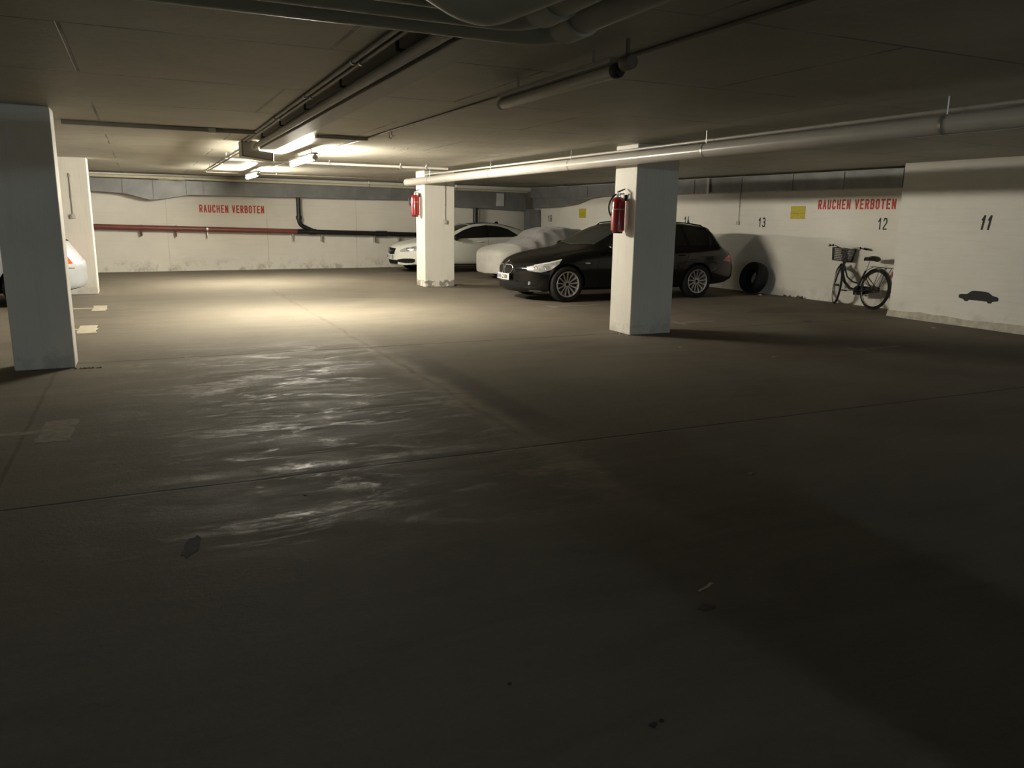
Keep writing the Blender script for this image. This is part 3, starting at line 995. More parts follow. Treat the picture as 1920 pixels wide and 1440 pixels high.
wall_text('RAUCHEN VERBOTEN', 1.66, 0.20, M_REDINK, on_back(1.44, 1.50), 'red stencilled no-smoking lettering on the back wall', 0.030)
wall_text('RAUCHEN VERBOTEN', 1.72, 0.18, M_REDINK, on_right(11.57, 1.735), 'red stencilled no-smoking lettering on the right wall above the bicycle', 0.030)
wall_text('12', 0.20, 0.205, M_BLACKINK, on_right(10.19, 1.38), 'black painted bay number 12 above the bicycle, under the red lettering', 0.022)
wall_text('13', 0.21, 0.195, M_BLACKINK, on_right(13.12, 1.375), 'black painted bay number 13 beside the small switch box', 0.024)
wall_text('14', 0.21, 0.195, M_BLACKINK, on_right(15.55, 1.385), 'black painted bay number 14, mostly hidden behind the black car roof', 0.024)
wall_text('16', 0.24, 0.195, M_BLACKINK, on_right(22.10, 1.385), 'black painted bay number 16 near the far corner', 0.028)
wall_text('11', 0.17, 0.21, M_BLACKINK, ((11.098, 7.68, 1.42), (0, 0, -PI / 2)), 'black painted bay number 11 on the wall projection', 0.030, 0.12)
# car silhouette stencil
b = MB()
sil = [(0.0, 0.045), (0.0, 0.085), (0.03, 0.10), (0.13, 0.108), (0.19, 0.155), (0.24, 0.165), (0.40, 0.165), (0.46, 0.155), (0.52, 0.115), (0.60, 0.10), (0.615, 0.08),
       (0.61, 0.045), (0.53, 0.03), (0.515, 0.005), (0.47, 0.0), (0.44, 0.025), (0.17, 0.025), (0.145, 0.0), (0.10, 0.0), (0.08, 0.025)]
b.prism(sil, -0.002, 0.0, 'y')
o = b.build('car_stencil', M_BLACKINK)
o.location = (11.098, 7.855, 0.375)
o.rotation_euler = (0, 0, -PI / 2)
tag(o, 'black stencilled car silhouette low on the wall projection', 'stencil')

def notice(y, z, w, h, label):
    t = thing('notice', label, 'sign', (RW(y) - 0.004, y, z), -PI / 2 + math.atan(0.035))
    b = MB()
    b.box(0, w, -0.004, 0.002, 0, h)
    b.build('notice_plate', M_YELLOW, t, bevel=0.001)
    b = MB()
    b.box(0.01, w - 0.01, -0.0055, -0.003, h * 0.41, h * 0.425)
    b.build('notice_fold', M_BLACKINK, t)
notice(12.24, 1.55, 0.37, 0.25, 'yellow notice on the right wall left of the red lettering')
notice(20.28, 1.51, 0.36, 0.26, 'yellow notice on the right wall above the covered car')

def wall_socket(loc, rotz, zt, label):
    """small surface box with the conduit that comes down to it; faces local -Y"""
    t = thing('wall_switch', label, 'switch', loc, rotz)
    b = MB()
    b.box(-0.04, 0.04, -0.05, 0.0, -0.04, 0.04)
    b.build('switch_box', M_CABLEW, t, bevel=0.006)
    b = MB()
    b.box(-0.022, 0.022, -0.057, -0.05, -0.025, 0.025)
    b.build('rocker', M_CABLEW, t, bevel=0.002)
    b = MB()
    b.tube([(0.0, -0.014, 0.04), (0.0, -0.014, zt - loc[2])], 0.010, 8)
    b.build('conduit', M_CABLEW, t, smooth=True)
    for z in (0.35, 0.7):
        if loc[2] + z < zt:
            b = MB()
            b.box(-0.018, 0.018, -0.028, 0.0, z - 0.012, z + 0.012)
            b.build('conduit_clip', M_CABLEW, t)
    return t
wall_socket((-1.06, 16.345, 1.40), 0, 2.15, 'small switch box and conduit on the pale pillar behind the silver car')
wall_socket((5.93, 16.115, 1.38), 0, 2.35, 'small switch box and conduit on the flaking white pillar')
wall_socket((RW(13.70) - 0.001, 13.70, 1.45), -PI / 2 + math.atan(0.035), 2.08, 'small switch box and conduit on the right wall next to number 13')

# ------------------------------------------------------------------ fire extinguishers (mounted on a pillar's left face)
def extinguisher(x, y, z, label, R=0.088, H=0.44):
    t = thing('fire_extinguisher', label, 'fire extinguisher', (x, y, z), 0, 'red fire extinguishers on the pillars')
    b = MB()
    b.lathe([(0.0, 0.0), (R * .8, 0.0), (R, 0.02), (R, H - 0.07), (R * .92, H - 0.035), (R * .6, H - 0.008), (0.03, H), (0.0, H)], (0, 0, 0), 'z', 28)
    b.build('cylinder', M_REDEXT, t, smooth=True)
    b = MB()
    b.lathe([(R + .001, 0.28), (R + .001, 0.29)], (0, 0, 0), 'z', 28)
    b.build('label_band', M_PAPER, t, smooth=True)
    b = MB()
    b.lathe([(R * .75, -0.02), (R * .8, 0.0), (R * .8, 0.01), (R * .5, 0.01), (R * .5, -0.02)], (0, 0, 0), 'z', 20, closed=True)
    b.build('foot_ring', M_RUBBER, t, smooth=True)
    b = MB()
    b.lathe([(0.0, H), (0.028, H), (0.028, H + 0.02), (0.018, H + 0.03), (0.018, H + 0.06), (0.0, H + 0.06)], (0, 0, 0), 'z', 14)
    b.build('valve', M_CHROME, t, smooth=True)
    b = MB()
    b.prism([(-0.02, H + 0.05), (0.085, H + 0.095), (0.09, H + 0.11), (-0.02, H + 0.07)], -0.012, 0.012, 'y')
    b.build('lever', M_DARKST, t)
    b = MB()
    b.prism([(-0.02, H + 0.03), (0.08, H + 0.035), (0.08, H + 0.048), (-0.02, H + 0.045)], -0.01, 0.01, 'y')
    b.build('carry_handle', M_DARKST, t)
    b = MB()
    pts = []
    for i in range(15):
        u = i / 14
        a = PI * u
        pts.append((-0.02 - 0.10 * math.sin(a) ** 0.7, 0.03 + 0.02 * u, H + 0.035 - 0.32 * u))
    b.tube(pts, 0.011, 8)
    b.build('hose', M_RUBBER, t, smooth=True)
    b = MB()
    b.tube([pts[-1], (pts[-1][0] + 0.0, pts[-1][1], pts[-1][2] - 0.08)], [0.012, 0.016], 8)
    b.build('nozzle', M_RUBBER, t, smooth=True)
    b = MB()
    b.box(R - 0.01, R + 0.03, -0.015, 0.015, H - 0.05, H + 0.03)
    b.build('wall_bracket', M_DARKST, t)
    return t
extinguisher(5.755 - 0.118, 8.84, 1.335, 'red fire extinguisher on the left face of the nearer pillar by the black car')
extinguisher(5.48 - 0.118, 16.40, 1.50, 'red fire extinguisher on the left face of the farther, flaking pillar')

# ------------------------------------------------------------------ cars
class Car:
    """lofted body: nose at local x = 0, tail at x = L, axis of symmetry y = 0"""
    def __init__(s, root, spec, paint):
        s.root, s.sp, s.paint = root, spec, paint
        s.W, s.ZB, s.ZT, s.BE, s.WR, s.DR = [curve(spec[k]) for k in ('w', 'zb', 'zt', 'belt', 'wr', 'drop')]
        s.L = spec['L']
        s.make()

    def ring(s, x, bow, inset=0.0):
        w, zb, zt, be, wr, dr = s.W(x), s.ZB(x), s.ZT(x), s.BE(x), s.WR(x), s.DR(x)
        be = min(be, zt - 0.03)
        h = be - zb
        rz = zt - dr
        my = lerp(0.945 * w, wr, 0.5) + 0.012
        mz = lerp(be, rz, 0.5)
        half = [(0.0, zb), (0.5 * w, zb), (0.86 * w, zb + 0.004), (0.955 * w, zb + 0.06), (0.985 * w, zb + 0.30 * h), (1.0 * w, zb + 0.56 * h),
                (0.992 * w, zb + 0.80 * h), (0.972 * w, zb + 0.93 * h), (0.945 * w, be), (my, mz), (wr, rz), (wr * 0.86, zt - dr * 0.38), (wr * 0.5, zt - dr * 0.09), (0.0, zt)]
        full = [(y, z) for y, z in half] + [(-y, z) for y, z in half[-2:0:-1]]
        out = []
        for y, z in full:
            q = min(1.0, abs(y) / max(w, 1e-3))
            out.append(Vector((x + bow * q ** 2.4, y, z)))
        return out

    def make(s):
        sp = s.sp
        st = sp['stations']
        rings = [s.ring(x, bw) for x, bw in st]
        n = len(rings[0])
        mb = MB()
        vs = [p for r in rings for p in r]
        fs = []
        for i in range(len(rings) - 1):
            for k in range(n):
                l = (k + 1) % n
                fs.append((i * n + k, i * n + l, (i + 1) * n + l, (i + 1) * n + k))
        # pillow caps
        for end, r in ((0, rings[0]), (1, rings[-1])):
            zc = (r[0].z + r[13].z) / 2
            prev = [(k if end == 0 else (len(rings) - 1) * n + k) for k in range(n)]
            for sc, push in ((0.90, sp['push'] * 0.7), (0.6, sp['push']), (0.3, sp['push'] * 1.05)):
                cur = []
                for p in r:
                    y, z = p.y * sc, zc + (p.z - zc) * (sc if sc < 0.9 else 0.93)
                    q = min(1.0, abs(y) / s.W(0 if end == 0 else s.L))
                    bw = st[0][1] if end == 0 else st[-1][1]
                    x0 = st[0][0] if end == 0 else st[-1][0]
                    cur.append(Vector((x0 + bw * q ** 2.4 + (-push if end == 0 else push), y, z)))
                ids = []
                for c in cur:
                    ids.append(len(vs))
                    vs.append(c)
                for k in range(n):
                    l = (k + 1) % n
                    fs.append((prev[k], prev[l], ids[l], ids[k]))
                prev = ids
            fs.append(tuple(prev))
        mb.add(vs, fs)
        o = mb.build('body', s.paint, s.root, smooth=True)
        o.data.materials.append(M_TRIM)
        md = o.modifiers.new('s', 'SUBSURF')
        md.levels = md.render_levels = 2
        dg = bpy.context.evaluated_depsgraph_get()
        me = bpy.data.meshes.new_from_object(o.evaluated_get(dg))
        s.bvh = BVHTree.FromPolygons([v.co.copy() for v in me.vertices], [tuple(p.vertices) for p in me.polygons])
        # wheel arches
        R = sp['arch']
        if R:
            cut = MB()
            for ax in sp['axles']:
                for sd in (-1, 1):
                    w = s.W(ax)
                    y0, y1 = sorted((sd * (w - 0.30), sd * (w + 0.25)))
                    cut.lathe([(0.0, y0), (R, y0), (R, y1), (0.0, y1)], (ax, 0, sp['wr0']), 'y', 48)
            co = cut.build('cut', M_TRIM, s.root)
            bo = o.modifiers.new('b', 'BOOLEAN')
            bo.operation = 'DIFFERENCE'
            bo.solver = 'EXACT'
            bo.object = co
            dg = bpy.context.evaluated_depsgraph_get()
            me = bpy.data.meshes.new_from_object(o.evaluated_get(dg))
            bpy.data.objects.remove(co)
        o.modifiers.clear()
        o.data = me
        me.name = 'body'
        me.materials.clear()
        me.materials.append(s.paint)
        me.materials.append(M_TRIM)
        for p in me.polygons:
            p.material_index = 0
            c = p.center
            if p.normal.z < -0.85 and c.z < 0.4:
                p.material_index = 1
            for ax in sp['axles']:
                if R:
                    d = math.hypot(c.x - ax, c.z - sp['wr0'])
                    if d < R + 0.01 and abs(c.y) < s.W(ax) * 1.01:
                        rad = Vector(((c.x - ax), 0, (c.z - sp['wr0'])))
                        if d < R - 0.01 or (rad.length > 0 and rad.normalized().dot(p.normal) < -0.8):
                            p.material_index = 1
        me.set_sharp_from_angle(angle=math.radians(45))
        s.body = o

    def patch(s, name, mat, lower, upper, d, u, parent=None, nx=14, nz=6, off=0.004, skirt=0.012, origin=(0, 0, 0), back=4.0):
        """surface patch between two 2-D polylines (u, z), thrown onto the body along direction d"""
        d, u = Vector(d).normalized(), Vector(u).normalized()
        v = u.cross(d)
        if v.z < 0:
            v = -v
        if abs(d.z) > 0.9:
            v = Vector((1, 0, 0)) if abs(u.y) > 0.5 else Vector((0, 1, 0))
        def res(pl, n):
            L = [0]
            for a, b2 in zip(pl, pl[1:]):
                L.append(L[-1] + math.hypot(b2[0] - a[0], b2[1] - a[1]))
            out = []
            for i in range(n):
                t = L[-1] * i / (n - 1)
                k = 0
                while k < len(pl) - 2 and t > L[k + 1]:
                    k += 1
                w = (t - L[k]) / max(1e-9, L[k + 1] - L[k])
                out.append((lerp(pl[k][0], pl[k + 1][0], w), lerp(pl[k][1], pl[k + 1][1], w)))
            return out
        lo, up = res(lower, nx), res(upper, nx)
        vs, ok = [], []
        last = None
        for j in range(nz):
            for i in range(nx):
                t = j / (nz - 1)
                a, z = lerp(lo[i][0], up[i][0], t), lerp(lo[i][1], up[i][1], t)
                p = Vector(origin) + u * a + v * z - d * back
                hit, nrm, _, _ = s.bvh.ray_cast(p, d)
                if hit is None:
                    hit = last if last is not None else p + d * back
                    nn = -d
                else:
                    nn = nrm if nrm.dot(d) < 0 else -nrm
                    nn = (nn - d * 0.3).normalized()
                vs.append(hit + nn * off)
                last = hit
        fs = [(j * nx + i, j * nx + i + 1, (j + 1) * nx + i + 1, (j + 1) * nx + i) for j in range(nz - 1) for i in range(nx - 1)]
        loop = [i for i in range(nx)] + [j * nx + nx - 1 for j in range(1, nz)] + [(nz - 1) * nx + i for i in range(nx - 2, -1, -1)] + [j * nx for j in range(nz - 2, 0, -1)]
        base = len(vs)
        for i in loop:
            vs.append(vs[i] + d * skirt)
        m = len(loop)
        for k in range(m):
            l = (k + 1) % m
            fs.append((loop[k], loop[l], base + l, base + k))
        mb = MB()
        mb.add(vs, fs)
        return mb.build(name, mat, parent or s.root, smooth=True)

    def side(s, name, mat, lower, upper, parent=None, sides=(-1, 1), **kw):
        out = []
        for sd in sides:
            out.append(s.patch(name, mat, lower, upper, (0, -sd, 0), (1, 0, 0), parent, **kw))
        return out

    def front(s, name, mat, lower, upper, parent=None, **kw):
        return s.patch(name, mat, lower, upper, (1, 0, 0), (0, 1, 0), parent, **kw)

    def rear(s, name, mat, lower, upper, parent=None, **kw):
        return s.patch(name, mat, lower, upper, (-1, 0, 0), (0, 1, 0), parent, back=9.0, **kw)

    def top(s, name, mat, lower, upper, parent=None, **kw):
        """2-D points are (y, x)"""
        return s.patch(name, mat, lower, upper, (0, 0, -1), (0, 1, 0), parent, **kw)

    def seam(s, pts, d, u, w=0.006, name='panel_gap', parent=None, mat=None, off=0.0025):
        """a thin dark line on the body following 2-D points"""
        lo, up = [], []
        for i, (a, z) in enumerate(pts):
            q = pts[min(i + 1, len(pts) - 1)]
            r = pts[max(i - 1, 0)]
            dx, dz = q[0] - r[0], q[1] - r[1]
            l = math.hypot(dx, dz)
            nx_, nz_ = -dz / l * w / 2, dx / l * w / 2
            lo.append((a - nx_, z - nz_))
            up.append((a + nx_, z + nz_))
        return s.patch(name, mat or M_TRIM, lo, up, d, u, parent or s.body, nx=max(12, len(pts) * 3), nz=2, off=off, skirt=0.003)

def make_wheel(parent, loc, side, R=0.325, width=0.225, rimR=0.225, spokes=13, style='multi', rim_mat=None):
    """tyre with its rim as a sub-part; side -1 faces -Y"""
    hw = width / 2
    b = MB()
    b.lathe([(rimR, -hw * .86), (rimR + 0.02, -hw * .98), (R - 0.045, -hw), (R - 0.012, -hw * .86), (R, -hw * .62), (R, hw * .62), (R - 0.012, hw * .86),
             (R - 0.045, hw), (rimR + 0.02, hw * .98), (rimR, hw * .86)], (0, 0, 0), 'y', 48, closed=True)
    w = b.build('wheel', M_TYRE, parent, smooth=True)
    w.location = loc
    rim_mat = rim_mat or M_RIM
    s = side
    f = s * hw
    b = MB()
    b.lathe([(rimR + 0.004, f * .90), (rimR - 0.004, f * .99), (rimR - 0.018, f * .95), (rimR - 0.026, f * .6), (rimR - 0.03, -f * .8), (rimR, -f * .86)], (0, 0, 0), 'y', 48)
    # spokes
    for k in range(spokes):
        a = 2 * PI * k / spokes + 0.12
        ca, sa = math.cos(a), math.sin(a)
        def q(r, t, y):
            return (r * ca - t * sa, y, r * sa + t * ca)
        wi, wo = (0.010, 0.014) if style == 'multi' else (0.028, 0.020)
        r0, r1 = 0.05, rimR - 0.012
        ys0, ys1 = f * .62, f * .88
        vs = [q(r0, -wi, ys0), q(r0, wi, ys0), q(r1, wo, ys1), q(r1, -wo, ys1),
              q(r0, -wi, ys0 - s * .03), q(r0, wi, ys0 - s * .03), q(r1, wo, ys1 - s * .025), q(r1, -wo, ys1 - s * .025)]
        b.add(vs, [(0, 1, 2, 3), (7, 6, 5, 4), (0, 4, 5, 1), (1, 5, 6, 2), (2, 6, 7, 3), (3, 7, 4, 0)])
    b.lathe([(0.0, f * .66), (0.045, f * .66), (0.062, f * .60), (0.062, f * .3), (0.0, f * .3)], (0, 0, 0), 'y', 24)
    b.build('rim', rim_mat, w, smooth=True)
    b = MB()
    b.lathe([(0.0, f * .70), (0.024, f * .69), (0.030, f * .66), (0.0, f * .62)], (0, 0, 0), 'y', 20)
    b.build('hub_cap', M_TRIM, w, smooth=True)
    b = MB()
    b.lathe([(0.0, f * .12), (rimR * .72, f * .12), (rimR * .72, f * .02), (0.0, f * .02)], (0, 0, 0), 'y', 32)
    b.build('brake_disc', M_DARKST, w, smooth=True)
    return w

def dup_wheel(src, loc, flip=False):
    c = src.copy()
    C.objects.link(c)
    c.location = loc
    if flip:
        c.rotation_euler = (0, 0, PI)
    for ch in list(src.children):
        dup_part(ch, c)
    return c

def plate(car, txt, x, z, w=0.52, h=0.112, pitch=0.0):
    b = MB()
    b.box(-0.006, 0.006, -w / 2, w / 2, 0, h)
    p = b.build('number_plate', M_PLATE, car.root, bevel=0.003)
    p.location = (x, 0, z)
    b = MB()
    b.box(-0.0075, -0.005, w / 2 - 0.052, w / 2 - 0.008, 0.008, h - 0.008)
    b.build('plate_strip', M_PLATEBLUE, p)
    t = text_object(txt, w - 0.12, h * 0.68, M_BLACKINK, 'plate_lettering', p, 0.001, 0.02)
    t.location = (-0.0075, w / 2 - 0.07, h * 0.16)
    t.rotation_euler = (0, 0, -PI / 2)
    return p

def mirror(car, x, y, z, mat, parent=None):
    for s in (-1, 1):
        b = MB()
        b.lathe([(0.0, -0.10), (0.045, -0.09), (0.068, -0.04), (0.072, 0.03), (0.055, 0.08), (0.0, 0.10)], (0, 0, 0), 'y', 18)
        for v in b.v:
            v.x *= 0.85
            v.z *= 0.95
        o = b.build('door_mirror', mat, car.root, smooth=True)
        o.location = (x, s * (y + 0.10), z)
        b = MB()
        b.tube([(0.02, 0, -0.03), (0.05, -s * 0.14, -0.07)], 0.02, 8)
        b.build('mirror_foot', M_TRIM, o, smooth=True)

SIDE_D = lambda sd: ((0, -sd, 0), (1, 0, 0))

# ---- black estate car -------------------------------------------------
root = thing('estate_car', 'black estate car with multi-spoke alloy wheels parked behind the near right pillar', 'car', (6.10, 13.37, 0))
spec = dict(
    L=4.84, push=0.035, arch=0.365, axles=(0.85, 3.75), wr0=0.325,
    w=[(0, 0.80), (0.12, 0.845), (0.35, 0.885), (0.85, 0.918), (1.6, 0.905), (3.0, 0.905), (3.75, 0.92), (4.3, 0.895), (4.6, 0.85), (4.84, 0.78)],
    zb=[(0, 0.17), (0.3, 0.17), (0.8, 0.20), (1.4, 0.19), (3.2, 0.19), (3.9, 0.22), (4.5, 0.25), (4.84, 0.33)],
    zt=[(0, 0.62), (0.06, 0.70), (0.16, 0.755), (0.40, 0.835), (0.80, 0.905), (1.15, 0.955), (1.38, 1.00), (1.50, 1.07), (1.75, 1.21), (2.02, 1.34), (2.25, 1.415), (2.6, 1.455),
        (3.1, 1.468), (3.6, 1.450), (4.0, 1.415), (4.22, 1.375), (4.33, 1.28), (4.50, 1.10), (4.62, 0.97), (4.72, 0.90), (4.80, 0.78), (4.84, 0.66)],
    belt=[(0, 0.56), (0.06, 0.62), (0.2, 0.68), (0.5, 0.76), (0.85, 0.845), (1.3, 0.905), (1.6, 0.925), (2.5, 0.945), (3.6, 0.965), (4.3, 0.965), (4.6, 0.90), (4.84, 0.62)],
    wr=[(0, 0.60), (0.3, 0.66), (0.9, 0.70), (1.3, 0.68), (1.7, 0.64), (2.1, 0.60), (2.6, 0.60), (3.6, 0.59), (4.1, 0.57), (4.4, 0.60), (4.7, 0.66), (4.84, 0.64)],
    drop=[(0, 0.05), (0.3, 0.035), (1.2, 0.03), (1.6, 0.045), (2.2, 0.07), (3.0, 0.065), (4.0, 0.06), (4.5, 0.05), (4.84, 0.05)],
    stations=[(0.02, .40), (0.06, .385), (0.14, .35), (0.26, .30), (0.42, .22), (0.60, .14), (0.80, .06), (1.0, .02), (1.2, 0), (1.38, 0), (1.5, 0), (1.7, 0), (1.95, 0), (2.2, 0), (2.5, 0), (2.9, 0), (3.3, 0),
              (3.65, 0), (3.95, 0), (4.18, 0), (4.30, -.01), (4.42, -.03), (4.55, -.06), (4.67, -.09), (4.76, -.11), (4.82, -.13)])
car = Car(root, spec, M_BLACKPAINT)
belt = 0.965
# side glass: three panes
car.side('side_window', M_GLASS, [(1.62, 1.00), (2.62, 1.005)], [(1.68, 1.02), (2.05, 1.235), (2.3, 1.335), (2.64, 1.375)], nx=18)
car.side('side_window', M_GLASS, [(2.70, 1.005), (3.48, 1.01)], [(2.72, 1.378), (3.1, 1.39), (3.46, 1.378)])
car.side('side_window', M_GLASS, [(3.56, 1.01), (4.30, 1.02)], [(3.54, 1.374), (3.85, 1.35), (4.10, 1.28)])
car.top('windscreen', M_SCREEN, [(-0.66, 1.50), (0.0, 1.40), (0.66, 1.50)], [(-0.57, 2.14), (0.0, 2.06), (0.57, 2.14)], nx=20, nz=10)
car.rear('rear_window', M_GLASS, [(-0.60, 1.02), (0.60, 1.02)], [(-0.50, 1.30), (0.50, 1.30)], nz=8)
# headlights wrap round the corner
dgl = Vector((1, 1, 0)).normalized()
for sd in (1, -1):
    d = Vector((1, sd, 0)).normalized()         # seen from the front corner on the side -sd
    u = Vector((1, -sd, 0)).normalized()        # runs backwards along the flank
    # centre of the lamp in u coordinates: x/√2 - sd*y/√2 with y = -sd*0.75
    hl = car.patch('headlight', M_LENS, [(0.54, 0.560), (0.80, 0.535), (0.97, 0.585), (1.10, 0.695)], [(0.52, 0.625), (0.72, 0.670), (0.92, 0.71), (1.12, 0.765)], d, u, nx=18, nz=7, off=0.006)
    car.patch('headlight_lid', M_CLEARLENS, [(0.66, 0.648), (0.92, 0.692), (1.12, 0.748)], [(0.66, 0.666), (0.92, 0.716), (1.13, 0.772)], d, u, parent=hl, nx=14, nz=2, off=0.011)
    for a, z, r in ((0.70, 0.612, 0.030), (0.86, 0.628, 0.034)):
        ring = []
        hit = car.bvh.ray_cast(Vector((0, 0, z)) + u * a - d * 4, d)[0]
        if hit:
            b = MB()
            b.tube([hit - d * 0.010 + u * r * math.cos(q * PI / 8) + Vector((0, 0, r * math.sin(q * PI / 8))) for q in range(16)], 0.004, 6, closed=True)
            b.build('lamp_ring', M_CHROME, hl, smooth=True)
    # fog lamp in the lower corner
    hit = car.bvh.ray_cast(Vector((-4, -sd * 0.60, 0.335)), Vector((1, 0, 0)))[0]
    car.patch('bumper_opening', M_MESH, [(-sd * 0.50, 0.27), (-sd * 0.72, 0.28)], [(-sd * 0.50, 0.37), (-sd * 0.72, 0.40)], (1, 0, 0), (0, 1, 0), nx=8, off=0.003)
    if hit:
        b = MB()
        b.lathe([(0.0, -0.012), (0.03, -0.010), (0.037, 0.0), (0.037, 0.02)], hit, 'x', 18)
        b.build('fog_lamp', M_LENS, root, smooth=True)
# twin rounded grille openings with bright frames
for sd in (-1, 1):
    lo = [(sd * 0.045, 0.50), (sd * 0.12, 0.485), (sd * 0.23, 0.50), (sd * 0.275, 0.54)]
    up = [(sd * 0.035, 0.625), (sd * 0.12, 0.645), (sd * 0.22, 0.64), (sd * 0.29, 0.60)]
    g = car.front('grille', M_MESH, lo, up, nx=12, nz=6, off=0.004)
    loop = lo + up[::-1]
    pts = []
    for a, z in loop:
        h = car.bvh.ray_cast(Vector((-4, a, z)), Vector((1, 0, 0)))[0]
        if h:
            pts.append(h + Vector((-0.008, 0, 0)))
    sm = []
    for i in range(len(pts)):
        p0, p1, p2, p3 = pts[i - 1], pts[i], pts[(i + 1) % len(pts)], pts[(i + 2) % len(pts)]
        for t in (0, 0.25, 0.5, 0.75):
            sm.append(0.5 * ((2 * p1) + (p2 - p0) * t + (2 * p0 - 5 * p1 + 4 * p2 - p3) * t * t + (3 * p1 - p0 - 3 * p2 + p3) * t ** 3))
    b = MB()
    b.tube(sm, 0.007, 6, closed=True)
    b.build('grille_frame', M_CHROME, g, smooth=True)
car.front('lower_grille', M_MESH, [(-0.46, 0.215), (0.46, 0.215)], [(-0.50, 0.345), (0.50, 0.345)], nx=20, nz=5, off=0.004)
car.front('bumper_glint', M_CHROME, [(-0.60, 0.195), (-0.75, 0.20)], [(-0.60, 0.205), (-0.75, 0.215)], nx=8, nz=2, off=0.006)  # chrome strips stand in for highlights on the bumper edges
car.front('bumper_glint', M_CHROME, [(0.60, 0.195), (0.75, 0.20)], [(0.60, 0.205), (0.75, 0.215)], nx=8, nz=2, off=0.006)
plate(car, 'HB LZ 800', -0.035, 0.375)
# round badge above the grille: dark ring with blue and white quarters
h = car.bvh.ray_cast(Vector((0.085, 0, 3)), Vector((0, 0, -1)))
hp, hn = h[0], h[1]
b = MB()
b.lathe([(0.0, 0.002), (0.038, 0.002), (0.041, 0.0), (0.041, -0.004)], (0, 0, 0), 'z', 24)
bd = b.build('badge', M_TRIM, root, smooth=True)
bd.location = hp + hn * 0.004
bd.rotation_euler = hn.to_track_quat('Z', 'Y').to_euler()
for k, m in enumerate((M_PLATEBLUE, M_PLATE, M_PLATEBLUE, M_PLATE)):
    b = MB()
    pts = [(0, 0)] + [(0.025 * math.cos(PI / 2 * k + a * PI / 16), 0.025 * math.sin(PI / 2 * k + a * PI / 16)) for a in range(9)]
    b.prism(pts, 0.002, 0.0032)
    b.build('badge_quarter', m, bd)
# bonnet edges, doors, handles
for sd in (-1, 1):
    d, u = (0, -sd, 0), (1, 0, 0)
    car.seam([(1.50, 0.30), (1.46, 0.60), (1.52, 0.92)], d, u)
    car.seam([(2.66, 0.26), (2.66, 0.60), (2.665, 0.96)], d, u)
    car.seam([(3.34, 0.60), (3.50, 0.80), (3.54, 0.97)], d, u)
    car.side('side_blinker', M_CLEARLENS, [(1.20, 0.695), (1.30, 0.69)], [(1.20, 0.713), (1.30, 0.710)], sides=(sd,), nx=4, nz=2, off=0.004)
    car.side('sill_trim', M_TRIM, [(1.25, 0.215), (3.35, 0.215)], [(1.25, 0.25), (3.35, 0.25)], sides=(sd,), nx=24, nz=2, off=0.006)
    for x in (2.42, 3.36):
        h = car.bvh.ray_cast(Vector((x, sd * 3, 0.83)), Vector((0, -sd, 0)))[0]
        b = MB()
        b.tube([h + Vector((-0.09, -sd * 0.004, 0)), h + Vector((-0.05, sd * 0.02, 0)), h + Vector((0.05, sd * 0.02, 0)), h + Vector((0.09, -sd * 0.004, 0))], 0.011, 8)
        b.build('door_handle', M_BLACKPAINT, root, smooth=True)
    # roof rails
    b = MB()
    pts = []
    for i in range(17):
        x = lerp(2.25, 4.12, i / 16)
        h = car.bvh.ray_cast(Vector((x, sd * 0.565, 3)), Vector((0, 0, -1)))[0]
        pts.append(h + Vector((0, 0, 0.0 if i in (0, 16) else 0.050)))
    b.tube(pts, 0.011, 8)
    b.build('roof_rail', M_TRIM, root, smooth=True)
    # bright strip along the roof edge
    car.side('window_frame_strip', M_CHROME, [(2.05, 1.262), (2.3, 1.355), (2.66, 1.395), (3.1, 1.405), (3.6, 1.392), (3.9, 1.368)], [(2.05, 1.270), (2.3, 1.363), (2.66, 1.403), (3.1, 1.413), (3.6, 1.40), (3.9, 1.376)], sides=(sd,), nx=26, nz=2, off=0.004)
    # rear lamps wrap round
    tl = car.side('tail_light', M_REDLENS, [(4.36, 0.72), (4.58, 0.69), (4.76, 0.69)], [(4.46, 0.80), (4.58, 0.845), (4.74, 0.83)], sides=(sd,), nx=10, nz=5, off=0.006)[0]
    car.side('reversing_lens', M_CLEARLENS, [(4.52, 0.83), (4.60, 0.85), (4.72, 0.835)], [(4.56, 0.90), (4.62, 0.93), (4.67, 0.91)], parent=tl, sides=(sd,), nx=6, nz=4, off=0.006)
    car.top('bonnet_seam', M_TRIM, [(sd * 0.70, 0.45), (sd * 0.705, 0.9), (sd * 0.70, 1.35)], [(sd * 0.706, 0.45), (sd * 0.711, 0.9), (sd * 0.706, 1.35)], nx=20, nz=2, off=0.002, skirt=0.003)
# roof spoiler
car.top('roof_spoiler', M_BLACKPAINT, [(-0.52, 4.10), (0.52, 4.10)], [(-0.50, 4.27), (0.50, 4.27)], nx=12, nz=4, off=0.016)
mirror(car, 1.70, 0.90, 0.985, M_BLACKPAINT)
fw = make_wheel(root, (0.85, -0.80, 0.325), -1, rimR=0.232, spokes=13)
dup_wheel(fw, (3.75, -0.80, 0.325))
dup_wheel(fw, (0.85, 0.80, 0.325), True)
dup_wheel(fw, (3.75, 0.80, 0.325), True)

